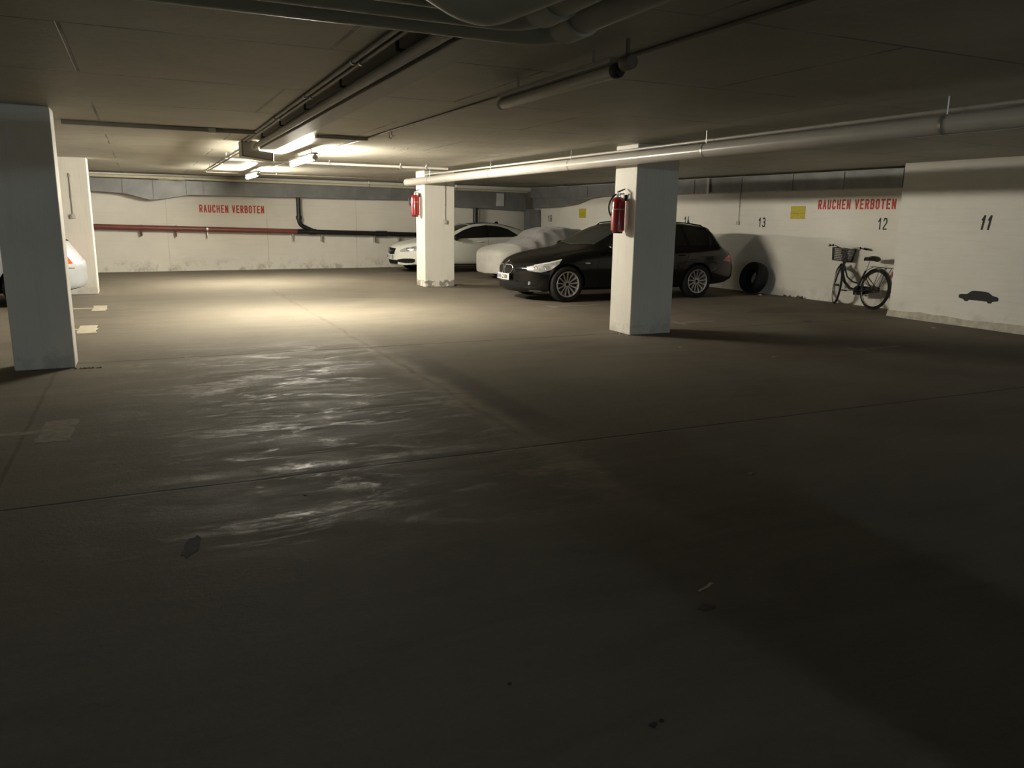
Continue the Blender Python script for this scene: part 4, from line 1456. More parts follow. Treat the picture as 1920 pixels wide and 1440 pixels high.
# ---- white coupe-like saloon ------------------------------------------
root = thing('saloon_car', 'white four-door saloon with arched roof parked behind the flaking pillar', 'car', (6.12, 20.90, 0))
spec = dict(
    L=4.60, push=0.03, arch=0.36, axles=(0.86, 3.53), wr0=0.32,
    w=[(0, 0.76), (0.12, 0.81), (0.35, 0.85), (0.86, 0.885), (1.6, 0.875), (3.0, 0.88), (3.5, 0.888), (4.1, 0.85), (4.4, 0.80), (4.6, 0.72)],
    zb=[(0, 0.20), (0.4, 0.19), (0.9, 0.20), (3.2, 0.20), (4.0, 0.22), (4.6, 0.32)],
    zt=[(0, 0.66), (0.06, 0.72), (0.18, 0.775), (0.5, 0.85), (0.9, 0.91), (1.15, 0.95), (1.30, 1.00), (1.6, 1.14), (1.95, 1.28), (2.3, 1.345), (2.65, 1.36), (3.0, 1.335), (3.4, 1.26),
        (3.8, 1.13), (4.1, 1.02), (4.3, 0.965), (4.5, 0.93), (4.6, 0.84)],
    belt=[(0, 0.58), (0.1, 0.64), (0.4, 0.72), (0.86, 0.80), (1.4, 0.86), (2.4, 0.91), (3.4, 0.95), (4.0, 0.95), (4.4, 0.88), (4.6, 0.74)],
    wr=[(0, 0.58), (0.4, 0.66), (1.0, 0.68), (1.4, 0.66), (2.0, 0.58), (2.6, 0.57), (3.3, 0.56), (3.8, 0.60), (4.3, 0.64), (4.6, 0.60)],
    drop=[(0, 0.05), (0.4, 0.03), (1.2, 0.03), (2.0, 0.06), (3.0, 0.06), (4.0, 0.045), (4.6, 0.04)],
    stations=[(0.02, .38), (0.06, .36), (0.15, .32), (0.28, .27), (0.45, .20), (0.65, .12), (0.85, .05), (1.05, .01), (1.2, 0), (1.35, 0), (1.6, 0), (1.9, 0), (2.2, 0), (2.5, 0), (2.8, 0), (3.1, 0), (3.4, 0),
              (3.7, 0), (3.95, -.01), (4.15, -.03), (4.32, -.06), (4.46, -.10), (4.56, -.13)])
car = Car(root, spec, M_WHITEPAINT)
car.side('side_window', M_GLASS, [(1.36, 0.90), (2.525, 0.945)], [(1.44, 0.93), (1.85, 1.13), (2.15, 1.225), (2.555, 1.272)], nx=20, nz=7)
car.side('side_window', M_GLASS, [(2.54, 0.945), (3.50, 0.965)], [(2.57, 1.272), (2.9, 1.252), (3.2, 1.175), (3.49, 0.985)], nx=18, nz=7)
car.side('door_pillar_trim', M_TRIM, [(2.50, 0.946), (2.56, 0.947)], [(2.53, 1.270), (2.59, 1.271)], nx=4, nz=7, off=0.0055)
car.top('windscreen', M_SCREEN, [(-0.64, 1.42), (0.0, 1.32), (0.64, 1.42)], [(-0.53, 2.05), (0.0, 1.98), (0.53, 2.05)], nx=16, nz=9)
car.top('rear_window', M_GLASS, [(-0.52, 3.15), (0.52, 3.15)], [(-0.56, 3.80), (0.56, 3.80)], nx=14, nz=8)
car.top('roof_panel_glass', M_GLASS, [(-0.50, 2.10), (0.50, 2.10)], [(-0.50, 2.9), (0.50, 2.9)], nx=12, nz=8)
g = car.front('grille', M_MESH, [(-0.26, 0.49), (0, 0.475), (0.26, 0.49)], [(-0.33, 0.64), (0, 0.655), (0.33, 0.64)], nx=18, nz=6, off=0.004)
b = MB()          # three-pointed star in a ring
c0 = car.bvh.ray_cast(Vector((-4, 0, 0.565)), Vector((1, 0, 0)))[0] + Vector((-0.02, 0, 0))
b.tube([c0 + Vector((0, 0.07 * math.cos(k * PI / 12), 0.07 * math.sin(k * PI / 12))) for k in range(24)], 0.006, 6, closed=True)
for k in range(3):
    a = PI / 2 + k * 2 * PI / 3
    tip = c0 + Vector((0, 0.07 * math.cos(a), 0.07 * math.sin(a)))
    b.tube([c0, tip], [0.012, 0.003], 6)
b.build('star_badge', M_CHROME, g, smooth=True)
for s_ in (-1, 1):
    b = MB()
    b.tube([c0 + Vector((0.004, s_ * 0.08, 0)), c0 + Vector((0.012, s_ * 0.27, 0.004))], 0.010, 6)
    b.build('grille_bar', M_CHROME, g, smooth=True)
car.front('lower_grille', M_MESH, [(-0.36, 0.225), (0.36, 0.225)], [(-0.42, 0.335), (0.42, 0.335)], nx=16, nz=4, off=0.004)
plate(car, 'B SC 71', -0.025, 0.365, 0.46)
for sd in (1, -1):
    d = Vector((1, sd, 0)).normalized()
    u = Vector((1, -sd, 0)).normalized()
    hl = car.patch('headlight', M_LENS, [(0.42, 0.555), (0.68, 0.56), (0.90, 0.60), (1.05, 0.68)], [(0.44, 0.61), (0.60, 0.665), (0.84, 0.71), (1.06, 0.735)], d, u, nx=18, nz=7, off=0.005)
    for a, z, r in ((0.66, 0.63, 0.034), (0.82, 0.655, 0.034)):
        hit = car.bvh.ray_cast(Vector((0, 0, z)) + u * a - d * 4, d)[0]
        if hit:
            b = MB()
            b.tube([hit - d * 0.010 + u * r * math.cos(q * PI / 8) + Vector((0, 0, r * math.sin(q * PI / 8))) for q in range(16)], 0.005, 6, closed=True)
            b.build('lamp_ring', M_DARKST, hl, smooth=True)
    car.patch('side_intake', M_MESH, [(0.36, 0.285), (0.60, 0.26), (0.80, 0.27), (0.86, 0.30)], [(0.32, 0.345), (0.55, 0.385), (0.78, 0.39), (0.87, 0.37)], d, u, nx=14, nz=5, off=0.005)
    dd, uu = (0, -sd, 0), (1, 0, 0)
    car.seam([(1.40, 0.30), (1.36, 0.55), (1.42, 0.86)], dd, uu)
    car.seam([(2.52, 0.28), (2.52, 0.60), (2.53, 0.92)], dd, uu)
    car.seam([(3.10, 0.45), (3.30, 0.70), (3.48, 0.94)], dd, uu)
    car.side('shadow_gap_trim', M_TRIM, [(1.25, 0.205), (3.15, 0.205)], [(1.25, 0.225), (3.15, 0.225)], sides=(sd,), nx=20, nz=2, off=0.004)
    for x in (2.30, 3.28):
        h = car.bvh.ray_cast(Vector((x, sd * 3, 0.83)), Vector((0, -sd, 0)))[0]
        b = MB()
        b.tube([h + Vector((-0.09, -sd * 0.004, 0)), h + Vector((-0.05, sd * 0.022, 0)), h + Vector((0.05, sd * 0.022, 0)), h + Vector((0.09, -sd * 0.004, 0))], 0.012, 8)
        b.build('door_handle', M_WHITEPAINT, root, smooth=True)
    car.side('tail_light', M_REDLENS, [(4.20, 0.72), (4.40, 0.70)], [(4.16, 0.79), (4.40, 0.82)], sides=(sd,), nx=8, nz=4)
b = MB()
b.prism([(3.05, 1.32), (3.20, 1.30), (3.16, 1.375), (3.12, 1.375)], -0.012, 0.012, 'y')
b.build('roof_antenna', M_TRIM, root)
mirror(car, 1.55, 0.84, 0.935, M_TRIM)
fw = make_wheel(root, (0.86, -0.775, 0.32), -1, R=0.32, rimR=0.225, spokes=5, style='wide')
dup_wheel(fw, (3.53, -0.775, 0.32))
dup_wheel(fw, (0.86, 0.775, 0.32), True)
dup_wheel(fw, (3.53, 0.775, 0.32), True)

# ---- covered low car --------------------------------------------------
root = thing('covered_car', 'low car under a grey fabric cover parked behind the black estate car', 'covered car', (7.55, 17.95, 0))
spec = dict(
    L=3.9, push=0.04, arch=0, axles=(0.8, 3.1), wr0=0.30,
    w=[(0, 0.74), (0.2, 0.82), (0.6, 0.87), (1.2, 0.86), (2.5, 0.86), (3.3, 0.87), (3.7, 0.82), (3.9, 0.75)],
    zb=[(0, 0.15), (3.9, 0.15)],
    zt=[(0, 0.66), (0.08, 0.74), (0.3, 0.80), (0.7, 0.86), (1.0, 0.92), (1.12, 0.98), (1.35, 1.16), (1.55, 1.245), (2.0, 1.265), (2.5, 1.245), (2.9, 1.12), (3.3, 0.97), (3.7, 0.90), (3.9, 0.78)],
    belt=[(0, 0.58), (0.1, 0.66), (0.5, 0.74), (1.0, 0.80), (1.6, 0.86), (2.6, 0.90), (3.4, 0.88), (3.9, 0.70)],
    wr=[(0, 0.58), (0.5, 0.70), (1.0, 0.70), (1.5, 0.58), (2.0, 0.56), (2.6, 0.56), (3.1, 0.62), (3.9, 0.60)],
    drop=[(0, 0.05), (1.0, 0.05), (1.6, 0.07), (2.6, 0.07), (3.9, 0.05)],
    stations=[(0.02, .22), (0.06, .21), (0.15, .18), (0.3, .14), (0.5, .09), (0.7, .05), (0.9, .02), (1.05, 0), (1.2, 0), (1.35, 0), (1.5, 0), (1.7, 0), (2.0, 0), (2.3, 0), (2.6, 0), (2.9, 0), (3.2, 0), (3.5, -.04), (3.75, -.08), (3.86, -.12)])
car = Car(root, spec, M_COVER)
o = car.body
o.name = 'fabric_cover'
from mathutils import noise as mnoise
for v in o.data.vertices:
    p = v.co
    n = Vector((0, 1 if p.y > 0 else -1, 0.3)) if abs(p.y) > 0.6 else Vector((0, 0, 1))
    k = math.sin(p.x * 17 + 3.2 * p.z + 2.5 * mnoise.noise(p * 1.7)) * 0.5 + mnoise.noise(p * 5.0)
    amp = 0.012 + 0.016 * max(0, min(1, (p.x - 0.75) * 3))
    if p.x < 0.6:
        k = mnoise.noise(Vector((p.x * 3, p.y * 9, p.z * 2)))
    v.co = p + n * k * amp
    if p.x > 0.75 and p.x < 1.8 and p.z > 0.8:        # gathered folds over the screen
        v.co.z += 0.018 * math.sin(p.y * 22 + p.x * 16 + 2 * mnoise.noise(p * 2))
fw = make_wheel(root, (0.80, -0.68, 0.30), -1, R=0.30, rimR=0.20, spokes=7)
dup_wheel(fw, (3.10, -0.68, 0.30))
dup_wheel(fw, (0.80, 0.68, 0.30), True)
dup_wheel(fw, (3.10, 0.68, 0.30), True)

# ---- silver hatchback behind the near left pillar ----------------------
root = thing('hatchback_car', 'silver hatchback half hidden behind the near left pillar, tail light showing', 'car', (-5.10, 15.22, 0))
spec = dict(
    L=4.22, push=0.05, arch=0.35, axles=(0.82, 3.40), wr0=0.31,
    w=[(0, 0.70), (0.3, 0.80), (0.8, 0.85), (2.0, 0.85), (3.4, 0.86), (3.9, 0.82), (4.1, 0.76), (4.22, 0.68)],
    zb=[(0, 0.20), (3.4, 0.20), (4.0, 0.22), (4.22, 0.26)],
    zt=[(0, 0.66), (0.1, 0.74), (0.5, 0.88), (0.9, 0.98), (1.2, 1.10), (1.7, 1.36), (2.2, 1.45), (2.9, 1.45), (3.4, 1.38), (3.7, 1.28), (3.88, 1.12), (4.0, 0.98), (4.08, 0.88), (4.16, 0.76), (4.22, 0.64)],
    belt=[(0, 0.58), (0.3, 0.74), (0.9, 0.86), (2.0, 0.90), (3.4, 0.95), (3.8, 0.92), (4.05, 0.78), (4.22, 0.56)],
    wr=[(0, 0.52), (0.9, 0.64), (1.6, 0.58), (2.5, 0.57), (3.4, 0.56), (3.8, 0.58), (4.1, 0.60), (4.22, 0.54)],
    drop=[(0, 0.05), (1.2, 0.04), (2.2, 0.07), (3.4, 0.07), (4.22, 0.05)],
    stations=[(0.02, .36), (0.1, .33), (0.25, .26), (0.45, .18), (0.7, .08), (0.95, .02), (1.2, 0), (1.5, 0), (1.8, 0), (2.2, 0), (2.6, 0), (3.0, 0), (3.35, 0), (3.6, -.01), (3.78, -.04), (3.92, -.07), (4.03, -.10), (4.12, -.13), (4.19, -.16)])
car = Car(root, spec, M_SILVERPAINT)
car.side('side_window', M_GLASS, [(1.25, 0.93), (2.35, 0.96)], [(1.35, 1.0), (1.75, 1.28), (2.4, 1.355)], nx=16)
car.side('side_window', M_GLASS, [(2.42, 0.96), (3.30, 0.985)], [(2.46, 1.356), (2.9, 1.34), (3.28, 1.26)])
car.top('windscreen', M_SCREEN, [(-0.60, 1.12), (0, 1.04), (0.60, 1.12)], [(-0.52, 1.72), (0, 1.66), (0.52, 1.72)], nx=12, nz=8)
car.rear('rear_window', M_GLASS, [(-0.54, 1.00), (0.54, 1.00)], [(-0.48, 1.28), (0.48, 1.28)], nx=14, nz=7, off=0.008)
for sd in (-1, 1):
    d = Vector((-1, -sd, 0)).normalized()
    u = Vector((1, -sd, 0)).normalized()
    a0 = (4.0 - 0.72 * 1) / math.sqrt(2)
    car.patch('tail_light', M_ORANGE, [(2.20, 0.67), (2.46, 0.66)], [(2.16, 0.90), (2.36, 0.80)], d, u, nx=10, nz=6, off=0.008, back=9.0)
    car.side('tail_lens', M_CLEARLENS, [(3.86, 0.625), (4.12, 0.62)], [(3.84, 0.665), (4.11, 0.65)], sides=(sd,), nx=8, nz=3, off=0.005)
    car.seam([(3.55, 0.58), (3.80, 0.60), (4.10, 0.59)], (0, -sd, 0), (1, 0, 0), w=0.012)
    car.seam([(2.38, 0.3), (2.38, 0.92)], (0, -sd, 0), (1, 0, 0))
    car.side('bumper_reflector', M_TRIM, [(3.80, 0.30), (4.00, 0.31)], [(3.80, 0.345), (4.00, 0.345)], sides=(sd,), nx=6, nz=2, off=0.005)
b = MB()
hit = [car.bvh.ray_cast(Vector((6, y, z)), Vector((-1, 0, 0)))[0] for y, z in ((0.0, 1.0), (-0.2, 1.03), (-0.42, 1.12))]
b.tube([h + Vector((0.02, 0, 0.01)) for h in hit if h], 0.010, 6)
b.build('rear_wiper', M_TRIM, root, smooth=True)
mirror(car, 1.5, 0.86, 0.98, M_SILVERPAINT)
fw = make_wheel(root, (0.82, -0.745, 0.31), -1, R=0.31, rimR=0.20, spokes=7, style='wide')
dup_wheel(fw, (3.40, -0.745, 0.31))
dup_wheel(fw, (0.82, 0.745, 0.31), True)
dup_wheel(fw, (3.40, 0.745, 0.31), True)

# ------------------------------------------------------------------ spare tyre leaning on the right wall
t = thing('loose_tyre', 'dark tyre leaning on the right wall behind the tail of the black estate car', 'tyre', (11.50, 12.80, 0.0))
b = MB()
R, hw, ri = 0.325, 0.125, 0.155
b.lathe([(ri, -hw * .7), (ri + 0.03, -hw * .95), (R - 0.05, -hw), (R - 0.012, -hw * .82), (R, -hw * .55), (R, hw * .55), (R - 0.012, hw * .82), (R - 0.05, hw), (ri + 0.03, hw * .95), (ri, hw * .7),
         (ri + 0.012, hw * .6), (R - 0.03, hw * .5), (R - 0.03, -hw * .5), (ri + 0.012, -hw * .6)], (0, 0, 0), 'x', 48, closed=True)
ty = b.build('tyre', M_TYRE, t, smooth=True)
ty.location = (0.06, 0, 0.338)
ty.rotation_euler = (0, math.radians(14), 0)

# ------------------------------------------------------------------ bicycle
def bicycle():
    # local frame: +x heading, +y left, z up; origin at the rear wheel contact
    WR = 0.33
    root = thing('bicycle', 'dark city bicycle with a wire front basket leaning on the right wall', 'bicycle', (11.50, 9.74, 0.012))
    root.rotation_euler = (math.radians(6.0), 0, math.radians(82.5))
    root.rotation_mode = 'XYZ'
    base = 1.06
    def wheel(parent, steer=0.0):
        b = MB()
        b.tube([(WR * math.cos(a * PI / 24), 0, WR * math.sin(a * PI / 24)) for a in range(48)], 0.019, 10, closed=True)
        w = b.build('wheel', M_TYRE, parent, smooth=True)
        b = MB()
        b.lathe([(WR - 0.018, -0.013), (WR - 0.034, -0.010), (WR - 0.034, 0.010), (WR - 0.018, 0.013)], (0, 0, 0), 'y', 48, closed=True)
        b.build('wheel_rim', M_CHROME, w, smooth=True)
        b = MB()
        for k in range(28):
            a = 2 * PI * k / 28
            s = 1 if k % 2 else -1
            b.tube([(0.02 * math.cos(a + 1.2 * s), 0.028 * s, 0.02 * math.sin(a + 1.2 * s)), ((WR - 0.03) * math.cos(a), 0, (WR - 0.03) * math.sin(a))], 0.0014, 4)
        b.build('spokes', M_STEEL, w)
        b = MB()
        b.lathe([(0, -0.05), (0.012, -0.05), (0.012, -0.03), (0.026, -0.03), (0.02, 0), (0.026, 0.03), (0.012, 0.03), (0.012, 0.05), (0, 0.05)], (0, 0, 0), 'y', 14)
        b.build('hub', M_DARKST, w, smooth=True)
        return w
    rw = wheel(root)
    rw.location = (0, 0, WR + 0.019)
    zc = WR + 0.019
    bb = (0.46, 0, 0.29)
    st = (0.30, 0, 0.66)     # seat tube top
    ht = (0.86, 0, 0.80)     # head tube top
    hb = (0.91, 0, 0.64)
    b = MB()
    b.tube([bb, st], 0.018, 10)
    b.tube([hb, (0.78, 0, 0.42), (0.62, 0, 0.32), bb], 0.026, 10)
    b.tube([(0.875, 0, 0.74), (0.74, 0, 0.52), (0.58, 0, 0.44), (0.41, 0, 0.42)], 0.015, 10)
    b.tube([ht, hb], 0.021, 12)
    for s in (-1, 1):
        b.tube([(bb[0], s * 0.03, bb[2]), (0.2, s * 0.045, 0.31), (0, s * 0.055, zc)], 0.010, 8)
        b.tube([(0.31, s * 0.02, 0.60), (0.12, s * 0.05, 0.44), (0, s * 0.055, zc)], 0.009, 8)
    b.lathe([(0, -0.04), (0.024, -0.04), (0.024, 0.04), (0, 0.04)], bb, 'y', 16)
    b.build('frame', M_BIKEFRAME, root, smooth=True)
    b = MB()
    b.tube([st, (0.262, 0, 0.82)], 0.013, 10)
    b.build('seat_post', M_STEEL, root, smooth=True)
    b = MB()
    vs, fs = [], []
    prof = [(-0.13, 0.075, 0.0), (-0.11, 0.095, 0.012), (-0.05, 0.095, 0.012), (0.0, 0.065, 0.004), (0.06, 0.032, 0.0), (0.13, 0.022, 0.0), (0.15, 0.012, -0.01)]
    n = 12
    for x, w, z in prof:
        for k in range(n):
            a = 2 * PI * k / n
            vs.append((0.23 + x * 1.05, w * 1.15 * math.cos(a), 0.865 + z + 0.045 * math.sin(a) * (0.6 + 0.4 * (w / 0.095))))
    for i in range(len(prof) - 1):
        for k in range(n):
            fs.append((i * n + k, i * n + (k + 1) % n, (i + 1) * n + (k + 1) % n, (i + 1) * n + k))
    fs += [tuple(range(n)), tuple((len(prof) - 1) * n + k for k in range(n))]
    b.add(vs, fs)
    b.build('saddle', M_RUBBER, root, smooth=True)
    # mudguard, carrier, chain guard
    def guard(cx, a0, a1, parent):
        b = MB()
        vs, fs = [], []
        m = 18
        for i in range(m + 1):
            a = lerp(a0, a1, i / m)
            for wy, rr in ((-0.026, WR + 0.026), (-0.014, WR + 0.040), (0.014, WR + 0.040), (0.026, WR + 0.026)):
                vs.append((cx + rr * math.cos(a), wy, zc + rr * math.sin(a)))
        for i in range(m):
            for k in range(3):
                fs.append((i * 4 + k, i * 4 + k + 1, i * 4 + 5 + k, i * 4 + 4 + k))
        b.add(vs, fs)
        return b
    guard(0, math.radians(25), math.radians(185), root).build('rear_mudguard', M_BIKEFRAME, root, smooth=True)
    b = MB()
    zt = 0.735
    for y in (-0.06, 0.06, 0.0):
        b.tube([(0.14, y, zt), (-0.30, y, zt)], 0.006, 6)
    for x in (0.12, -0.08, -0.28):
        b.tube([(x, -0.065, zt), (x, 0.065, zt)], 0.005, 6)
    for s in (-1, 1):
        b.tube([(-0.10, s * 0.065, zt), (0, s * 0.065, zc)], 0.006, 6)
        b.tube([(-0.22, s * 0.065, zt), (0, s * 0.065, zc)], 0.005, 6)
    b.tube([(0.14, 0, zt), (0.29, 0, 0.66)], 0.006, 6)
    b.build('carrier', M_DARKST, root, smooth=True)
    b = MB()
    b.box(-0.35, -0.33, -0.03, 0.03, 0.60, 0.68)
    b.build('rear_reflector', M_REDLENS, root, bevel=0.005)
    b = MB()
    b.prism([(-0.06, 0.31), (0.40, 0.22), (0.56, 0.21), (0.58, 0.33), (0.52, 0.375), (0.0, 0.40), (-0.06, 0.38)], -0.052, -0.044, 'y')
    b.build('chain_guard', M_TRIM, root, bevel=0.003)
    b = MB()
    b.tube([(bb[0], 0.05, bb[2]), (bb[0] + 0.17, 0.062, bb[2] - 0.02)], 0.009, 8)
    b.tube([(bb[0], -0.06, bb[2]), (bb[0] - 0.17, -0.07, bb[2] + 0.02)], 0.009, 8)
    ck = b.build('crank', M_STEEL, root, smooth=True)
    for x, y, z in ((bb[0] + 0.17, 0.115, bb[2] - 0.02), (bb[0] - 0.17, -0.12, bb[2] + 0.02)):
        b = MB()
        b.box(x - 0.04, x + 0.04, y - 0.045, y + 0.045, z - 0.012, z + 0.012)
        b.build('pedal', M_RUBBER, ck, bevel=0.004)
    b = MB()
    b.tube([(0.42, 0.02, 0.26), (0.30, 0.13, 0.012)], 0.008, 8)
    b.build('kickstand', M_STEEL, root, smooth=True)
    # steered front assembly
    sroot = bpy.data.objects.new('front_fork', None)
    b = MB()
    # local to steering axis origin at head tube bottom
    ax = Vector((hb[0], 0, hb[2]))
    fwc = Vector((base, 0, zc)) - ax
    for s in (-1, 1):
        b.tube([(0.0, s * 0.04, -0.005), (0.03, s * 0.048, -0.10), (0.09, s * 0.052, -0.22), (fwc.x, s * 0.055, fwc.z)], [0.013, 0.012, 0.010, 0.008], 8)
    b.tube([(0, -0.045, 0.0), (0, 0.045, 0.0)], 0.015, 8)
    b.tube([(0, 0, -0.01), (-0.05, 0, 0.16), (-0.085, 0, 0.31), (-0.055, 0, 0.36)], 0.013, 10)
    fk = b.build('front_fork', M_BIKEFRAME, root, smooth=True)
    fk.location = ax
    fk.rotation_euler = (0, 0, math.radians(-30))
    w2 = wheel(fk)
    w2.location = fwc
    b = MB()
    vs, fs = [], []
    m = 14
    for i in range(m + 1):
        a = lerp(math.radians(20), math.radians(165), i / m)
        for wy, rr in ((-0.026, WR + 0.026), (-0.014, WR + 0.040), (0.014, WR + 0.040), (0.026, WR + 0.026)):
            vs.append((fwc.x + rr * math.cos(a), wy, fwc.z + rr * math.sin(a)))
    for i in range(m):
        for k in range(3):
            fs.append((i * 4 + k, i * 4 + k + 1, i * 4 + 5 + k, i * 4 + 4 + k))
    b.add(vs, fs)
    b.build('front_mudguard', M_BIKEFRAME, fk, smooth=True)
    b = MB()
    pts = [(-0.20, 0.31, 0.40), (-0.10, 0.30, 0.415), (-0.02, 0.20, 0.42), (-0.045, 0.06, 0.37), (-0.05, 0, 0.362), (-0.045, -0.06, 0.37), (-0.02, -0.20, 0.42), (-0.10, -0.30, 0.415), (-0.20, -0.31, 0.40)]
    b.tube(pts, 0.011, 8)
    b.build('handlebar', M_CHROME, fk, smooth=True)
    for s in (-1, 1):
        b = MB()
        b.tube([(-0.215, s * 0.312, 0.398), (-0.105, s * 0.30, 0.415)], 0.017, 10)
        b.build('grip', M_RUBBER, fk, smooth=True)
        b = MB()
        b.tube([(-0.07, s * 0.25, 0.41), (-0.15, s * 0.33, 0.385)], 0.007, 6)
        b.tube([(-0.05, s * 0.235, 0.43), (-0.07, s * 0.24, 0.40)], 0.016, 8)
        b.build('brake_lever', M_DARKST, fk, smooth=True)
    b = MB()
    b.lathe([(0.0, 0.0), (0.03, 0.0), (0.036, 0.045), (0.0, 0.05)], (0.06, 0, 0.075), 'x', 16)
    b.build('headlamp', M_TRIM, fk, smooth=True)
    # wire basket
    b = MB()
    x0, x1, y0, y1, z0, z1 = 0.01, 0.25, -0.19, 0.19, 0.16, 0.385
    q = 0.85
    def crn(u, v, t):
        k = lerp(q, 1, t)
        return (0.5 * (x0 + x1) + (u - 0.5) * (x1 - x0) * k, (v - 0.5) * (y1 - y0) * k, lerp(z0, z1, t))
    per = []
    N = 12
    for i in range(N):
        per.append((i / N, 0))
    for i in range(int(N * 1.5)):
        per.append((1, i / (N * 1.5)))
    for i in range(N):
        per.append((1 - i / N, 1))
    for i in range(int(N * 1.5)):
        per.append((0, 1 - i / (N * 1.5)))
    for u, v in per:
        b.tube([crn(u, v, 0), crn(u, v, 1)], 0.0038, 4)
    for t in (0, 0.14, 0.28, 0.42, 0.56, 0.70, 0.85, 1.0):
        b.tube([crn(u, v, t) for u, v in ((0, 0), (1, 0), (1, 1), (0, 1))], 0.007 if t in (0, 1.0) else 0.004, 5, closed=True)
    for i in range(1, 10):
        b.tube([crn(i / 10, 0, 0), crn(i / 10, 1, 0)], 0.0028, 4)
    for i in range(1, 14):
        b.tube([crn(0, i / 14, 0), crn(1, i / 14, 0)], 0.0028, 4)
    b.build('basket', M_BASKET, fk)
    return root
bicycle()

# ------------------------------------------------------------------ marks and litter on the floor
def mark(pts, name, label, cat, mat, z=0.0015):
    b = MB()
    cx = sum(p[0] for p in pts) / len(pts)
    cy = sum(p[1] for p in pts) / len(pts)
    b.prism([(x - cx, y - cy) for x, y in pts], 0.0, z)
    o = b.build(name, mat)
    o.location = (cx, cy, 0.0)
    tag(o, label, cat)
    return o
def rough_rect(x0, x1, y0, y1, j=0.015, n=6):
    p = []
    for i in range(n):
        p.append((lerp(x0, x1, i / n), y0 + random.uniform(-j, j)))
    for i in range(n):
        p.append((x1 + random.uniform(-j, j), lerp(y0, y1, i / n)))
    for i in range(n):
        p.append((lerp(x1, x0, i / n), y1 + random.uniform(-j, j)))
    for i in range(n):
        p.append((x0 + random.uniform(-j, j), lerp(y1, y0, i / n)))
    return p
def tmark(x, y, label, mat=M_MARK, stem=0.5, w=0.22, l=0.62, d=-1):
    """worn T-shaped bay mark: bar along the lane and a thin stem into the bay"""
    b = MB()
    b.prism([(px, py) for px, py in rough_rect(-w / 2, w / 2, -l / 2, l / 2, 0.02)], 0, 0.0015)
    if stem:
        xs = sorted((d * w / 2, d * (w / 2 + stem)))
        b.prism([(px, py) for px, py in rough_rect(xs[0], xs[1], -0.04, 0.05, 0.008)], 0, 0.0012)
    o = b.build('bay_marking', mat)
    o.location = (x, y, 0)
    tag(o, label, 'floor marking')
tmark(-0.66, 13.95, 'pale T-shaped bay mark, farther of two right of the near left pillar', l=0.75, w=0.2)
tmark(-0.70, 11.45, 'pale bay mark, nearer of two right of the near left pillar', l=0.75, w=0.2)
tmark(-0.62, 6.10, 'faded T-shaped bay mark on the floor in front of the near left pillar', M_MARKD, l=0.62, w=0.22, stem=0.7)
tmark(6.35, 11.95, 'pale bay line on the floor below the front wheel of the black car', M_MARKD, stem=0.9, l=0.35, w=0.1, d=1)
tmark(7.15, 9.45, 'faint bay line on the floor just right of the near right pillar', M_MARKD, stem=0.6, l=0.4, w=0.12, d=1)
tmark(7.75, 6.70, 'faint bay line on the dark floor in front of the wall projection', M_MARKD, stem=0.7, l=0.4, w=0.1, d=1)
tmark(-1.02, 4.05, 'pale bay mark cut by the left photo edge', M_MARKD, stem=0.3, l=0.3, w=0.2)

def blob(x, y, rx, ry, rot, name, label, cat, mat, n=16, j=0.3, z=0.0015):
    pts = []
    for k in range(n):
        a = 2 * PI * k / n
        r = 1 + random.uniform(-j, j)
        u, v = rx * r * math.cos(a), ry * r * math.sin(a)
        pts.append((x + u * math.cos(rot) - v * math.sin(rot), y + u * math.sin(rot) + v * math.cos(rot)))
    return mark(pts, name, label, cat, mat, z)
blob(0.11, 3.66, 0.036, 0.12, -0.25, 'oil_stain', 'long dark oil stain on the floor in the lower left of the photo', 'stain', M_OIL, j=0.2)
blob(1.30, 1.72, 0.014, 0.010, 0.2, 'dark_spot', 'larger black spot of a pair near the lower edge of the photo', 'stain', M_OIL)
blob(1.335, 1.725, 0.008, 0.006, 0.2, 'dark_spot', 'smaller black spot of a pair near the lower edge of the photo', 'stain', M_OIL)
blob(0.99, 2.09, 0.007, 0.005, 0, 'dark_spot', 'tiny black speck alone on the floor left of the paired black spots', 'stain', M_OIL)
blob(1.92, 2.25, 0.035, 0.022, 0, 'stain_ring', 'faint oval stain on the floor under the pale scratch', 'stain', simple('faint_stain', (0.075, 0.06, 0.05), 0.6))
b = MB()
b.prism(rough_rect(-0.055, 0.055, -0.006, 0.006, 0.004), 0, 0.0015)
o = b.build('pale_scratch', simple('pale_scratch', (0.50, 0.46, 0.40), 0.7), None)
o.location = (2.03, 2.39, 0)
o.rotation_euler = (0, 0, 0.35)
tag(o, 'short pale scratch on the floor at the edge of the dark shadow band', 'scratch')

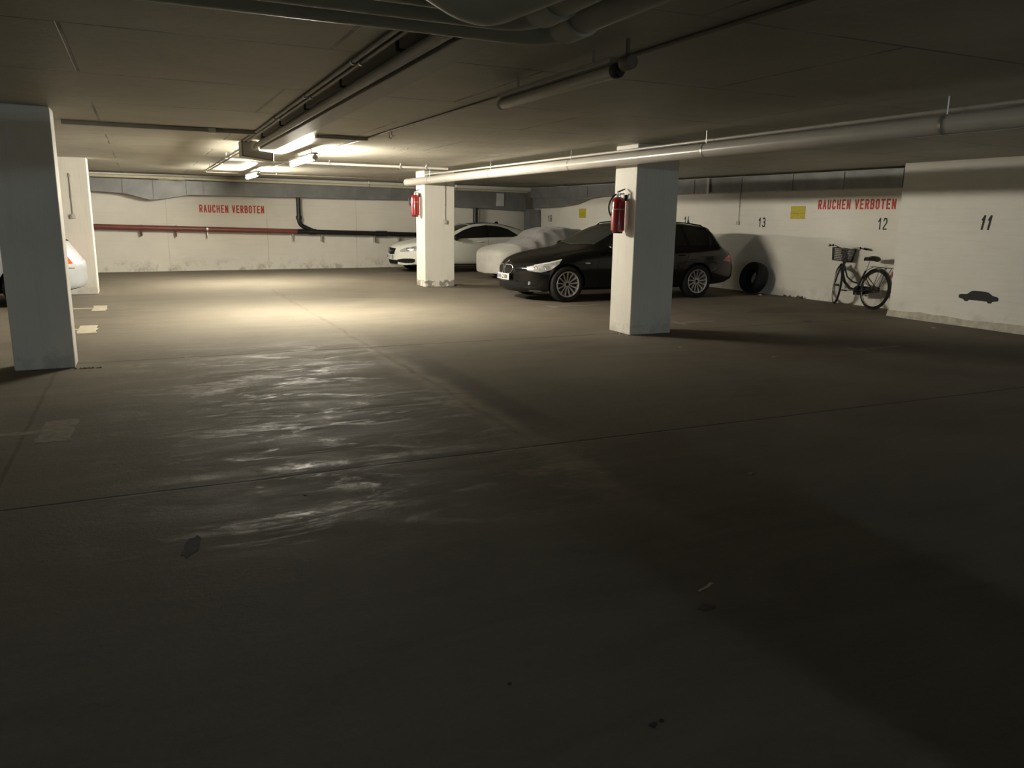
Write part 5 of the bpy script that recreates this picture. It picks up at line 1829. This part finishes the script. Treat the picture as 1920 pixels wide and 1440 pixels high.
def scrap(x, y, s, label, mat=M_PAPER, name='paper_scrap', cat='litter', h=0.012, rot=0.0):
    b = MB()
    n = 5
    vs = []
    for j in range(n):
        for i in range(n):
            u, v = i / (n - 1) - 0.5, j / (n - 1) - 0.5
            vs.append((u * s * 1.6 + random.uniform(-.05, .05) * s, v * s + random.uniform(-.08, .08) * s, random.uniform(0.001, h) if 0 < i < n - 1 and 0 < j < n - 1 else random.uniform(0.001, h * .4)))
    b.add(vs, [(j * n + i, j * n + i + 1, (j + 1) * n + i + 1, (j + 1) * n + i) for j in range(n - 1) for i in range(n - 1)])
    m = len(vs)
    b.add([(p[0], p[1], 0.0) for p in vs], [(j * n + i, (j + 1) * n + i, (j + 1) * n + i + 1, j * n + i + 1) for j in range(n - 1) for i in range(n - 1)])
    o = b.build(name, mat)
    o.location = (x, y, 0)
    o.rotation_euler = (0, 0, rot)
    tag(o, label, cat)
    return o
scrap(3.25, 3.49, 0.03, 'small pale scrap lying on the dark floor in the shadow band', simple('dull_scrap', (0.3, 0.27, 0.22), 0.8), h=0.008, rot=0.3)
scrap(5.79, 7.58, 0.025, 'tiny white crumb of paper in front of the nearer right pillar', h=0.01)
scrap(6.40, 6.65, 0.05, 'small pale paper scrap on the floor right of the nearer right pillar', simple('dull_scrap', (0.3, 0.27, 0.22), 0.8), h=0.012, rot=0.4)
scrap(0.71, 4.15, 0.012, 'tiny white crumb on the floor near the lane joint', h=0.006)
scrap(10.46, 7.73, 0.045, 'small pale scrap at the foot of the wall projection', h=0.012)
scrap(11.42, 12.42, 0.08, 'crumpled pale paper beside the loose tyre', h=0.05, rot=0.5)
for k, (x, y, s) in enumerate(((11.82, 12.15, 0.05), (11.80, 11.98, 0.045), (11.84, 11.80, 0.05), (11.83, 11.68, 0.04))):
    scrap(x, y, s, ('first', 'second', 'third', 'last')[k] + ' from left of the dry leaves along the right wall foot', M_LEAF, 'dry_leaf', 'leaf', h=0.06, rot=k * 1.1)
blob(9.7, 10.2, 0.55, 0.20, 0.1, 'damp_stain', 'dark reddish damp stain on the floor before the right wall', 'stain', simple('damp_stain', (0.115, 0.082, 0.062), 0.8), j=0.35, n=24)
blob(9.24, 8.96, 0.10, 0.05, 0.1, 'oil_stain', 'small dark oil stain on the floor before the wall projection', 'stain', M_OIL, j=0.4)
